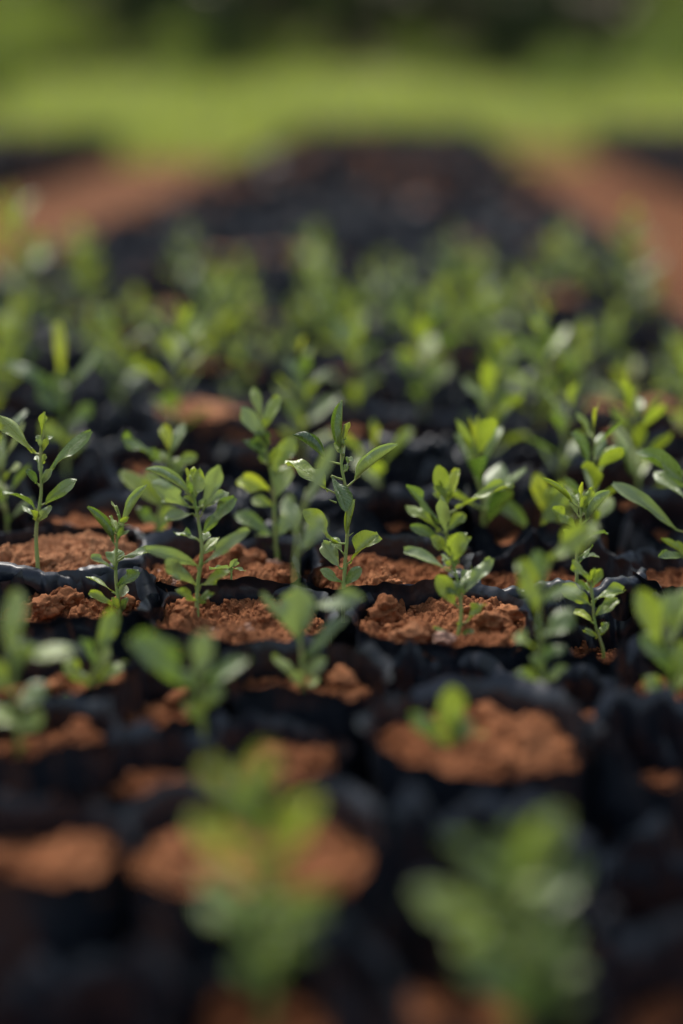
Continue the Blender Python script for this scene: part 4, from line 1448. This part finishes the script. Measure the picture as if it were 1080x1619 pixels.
def tree(label, x, y, h, cr, mat, seed, cat='tree', name='broadleaf_tree', low=0.22, n=5000, group='trees beyond the field', z0=0.0):
    e = link(name, None, loc=(x, y, z0)); tag(e, label, cat, group)
    r = random.Random(seed)
    V, F = [], []

    def add(pts, rad, k=8):
        v_, f_ = tube(pts, rad, k)
        o_ = len(V); V.extend(v_); F.extend([tuple(i + o_ for i in f) for f in f_])
    th = h * (low + 0.25)
    add(smooth_path([(0, 0, -0.1), (r.uniform(-.1, .1) * h * .2, 0, th * .5), (r.uniform(-.1, .1) * h * .3, r.uniform(-.05, .05) * h, th), (0, 0, h * 0.85)], 8),
        [h * 0.028 * (1.1 - 0.1 * k) for k in range(9)])
    blobs = []
    nb = 12
    for k in range(nb):
        a = 2 * math.pi * k / nb * 2.4 + r.uniform(-.4, .4)
        zz = h * r.uniform(low + 0.1, 0.92)
        rd = cr * r.uniform(0.35, 0.8) * math.sin(math.pi * min(0.95, (zz / h - low * 0.6) / (1.08 - low * 0.6)))
        p = (math.cos(a) * rd, math.sin(a) * rd, zz)
        blobs.append((*p, cr * r.uniform(0.32, 0.52)))
        add([(0, 0, zz * 0.6), (p[0] * .5, p[1] * .5, zz * 0.78), p], [h * 0.012, h * 0.008, h * 0.003], 6)
    link('trunk', new_mesh('trunk', V, F, mats=[M['bark']]), e)
    v_, f_ = leaf_cloud(n, blobs, 0.035 + h * 0.012, seed)
    link('crown', new_mesh('crown', v_, f_, mats=[M[mat]], smooth=False), e)
    return e


TREES = [
    ('dark rounded tree left of the middle at the back', -5.2, 30, 8.0, 3.0, 'tree_leaf_dark', 0.05),
    ('darkest broad tree in the middle of the back', -1.6, 32, 9.0, 3.4, 'tree_leaf_dark', 0.05),
    ('dark tall tree right of the middle at the back', 2.2, 30, 9.0, 3.2, 'tree_leaf_dark', 0.05),
    ('dark tree at the back between the middle and the right shrubs', 5.4, 31, 8.0, 3.0, 'tree_leaf_dark', 0.05),
    ('mid green tree at the upper left corner', -9.6, 29, 7.0, 3.0, 'tree_leaf_mid', 0.08),
    ('mid green tree at the upper right corner', 9.2, 29, 7.0, 3.0, 'tree_leaf_mid', 0.08),
]
for k, (lb, x, y, h, cr, mt, lo) in enumerate(TREES):
    tree(lb, x, y, h, cr, mt, 300 + k, low=lo, n=5200)

rw_ = random.Random(5)
v_, f_ = leaf_cloud(52000, [(x_ + rw_.uniform(-1, 1), 44 + rw_.uniform(-1.5, 1.5), z_, rw_.uniform(1.8, 2.8)) for x_ in range(-22, 23, 3) for z_ in (0.8, 3.0, 5.6, 8.0)], 0.30, 77)
tag(link('distant_wood', new_mesh('distant_wood', v_, f_, mats=[M['tree_leaf_dark']], smooth=False)), 'far dark wood closing the view behind the trees', 'wood', kind='stuff')

SHRUBS = [
    ('light green shrub at the far left edge of the field', -6.3, 24, 2.2, 1.6, 'shrub_leaf'),
    ('light green shrub left of the dark trees', -4.9, 25, 1.5, 1.2, 'shrub_leaf'),
    ('mid green shrub at the upper left beside the light one', -4.9, 21, 1.4, 1.1, 'shrub_leaf'),
    ('tall loose light shrub in front of the upper left tree', -8.2, 27, 3.2, 1.9, 'shrub_leaf'),
    ('tall loose light shrub in front of the upper right tree', 7.6, 27, 3.2, 1.9, 'shrub_leaf'),
    ('low bright shrub in front of the darkest tree', -1.0, 26, 1.0, 1.3, 'shrub_leaf'),
    ('low bright shrub in front of the right dark tree', 1.7, 26, 0.95, 1.3, 'shrub_leaf'),
    ('low bright shrub right of the middle on the field', 3.9, 25, 0.8, 1.1, 'shrub_leaf'),
    ('light green shrub at the far right edge of the field', 6.0, 24, 2.1, 1.5, 'shrub_leaf'),
    ('mid green shrub at right between light shrub and trees', 5.0, 22, 1.2, 1.1, 'tree_leaf_mid'),
    ('low bright shrub left of the middle on the field', -2.9, 24, 1.0, 1.0, 'shrub_leaf'),
]
SHRUBS += [
    ('small dark bush at the near left margin of the field', -3.3, 12.5, 0.55, 0.6, 'tree_leaf_mid'),
    ('small dark bush on the field left of the middle', -1.5, 17, 0.50, 0.7, 'tree_leaf_mid'),
    ('small dark bush on the field right of the middle', 2.6, 16, 0.60, 0.7, 'tree_leaf_mid'),
    ('small dark bush at the right margin of the field', 4.1, 18, 0.80, 0.9, 'tree_leaf_mid'),
    ('dark taller bush in front of the left dark tree', -2.6, 27, 1.6, 1.3, 'tree_leaf_dark'),
    ('dark taller bush in front of the right dark tree', 3.6, 28, 1.7, 1.4, 'tree_leaf_dark'),
]
for k, (lb, x, y, h, cr, mt) in enumerate(SHRUBS):
    tree(lb, x, y, h, cr, mt, 400 + k, cat='shrub', name='shrub', low=0.0, n=3000, group='shrubs at the edge of the field')
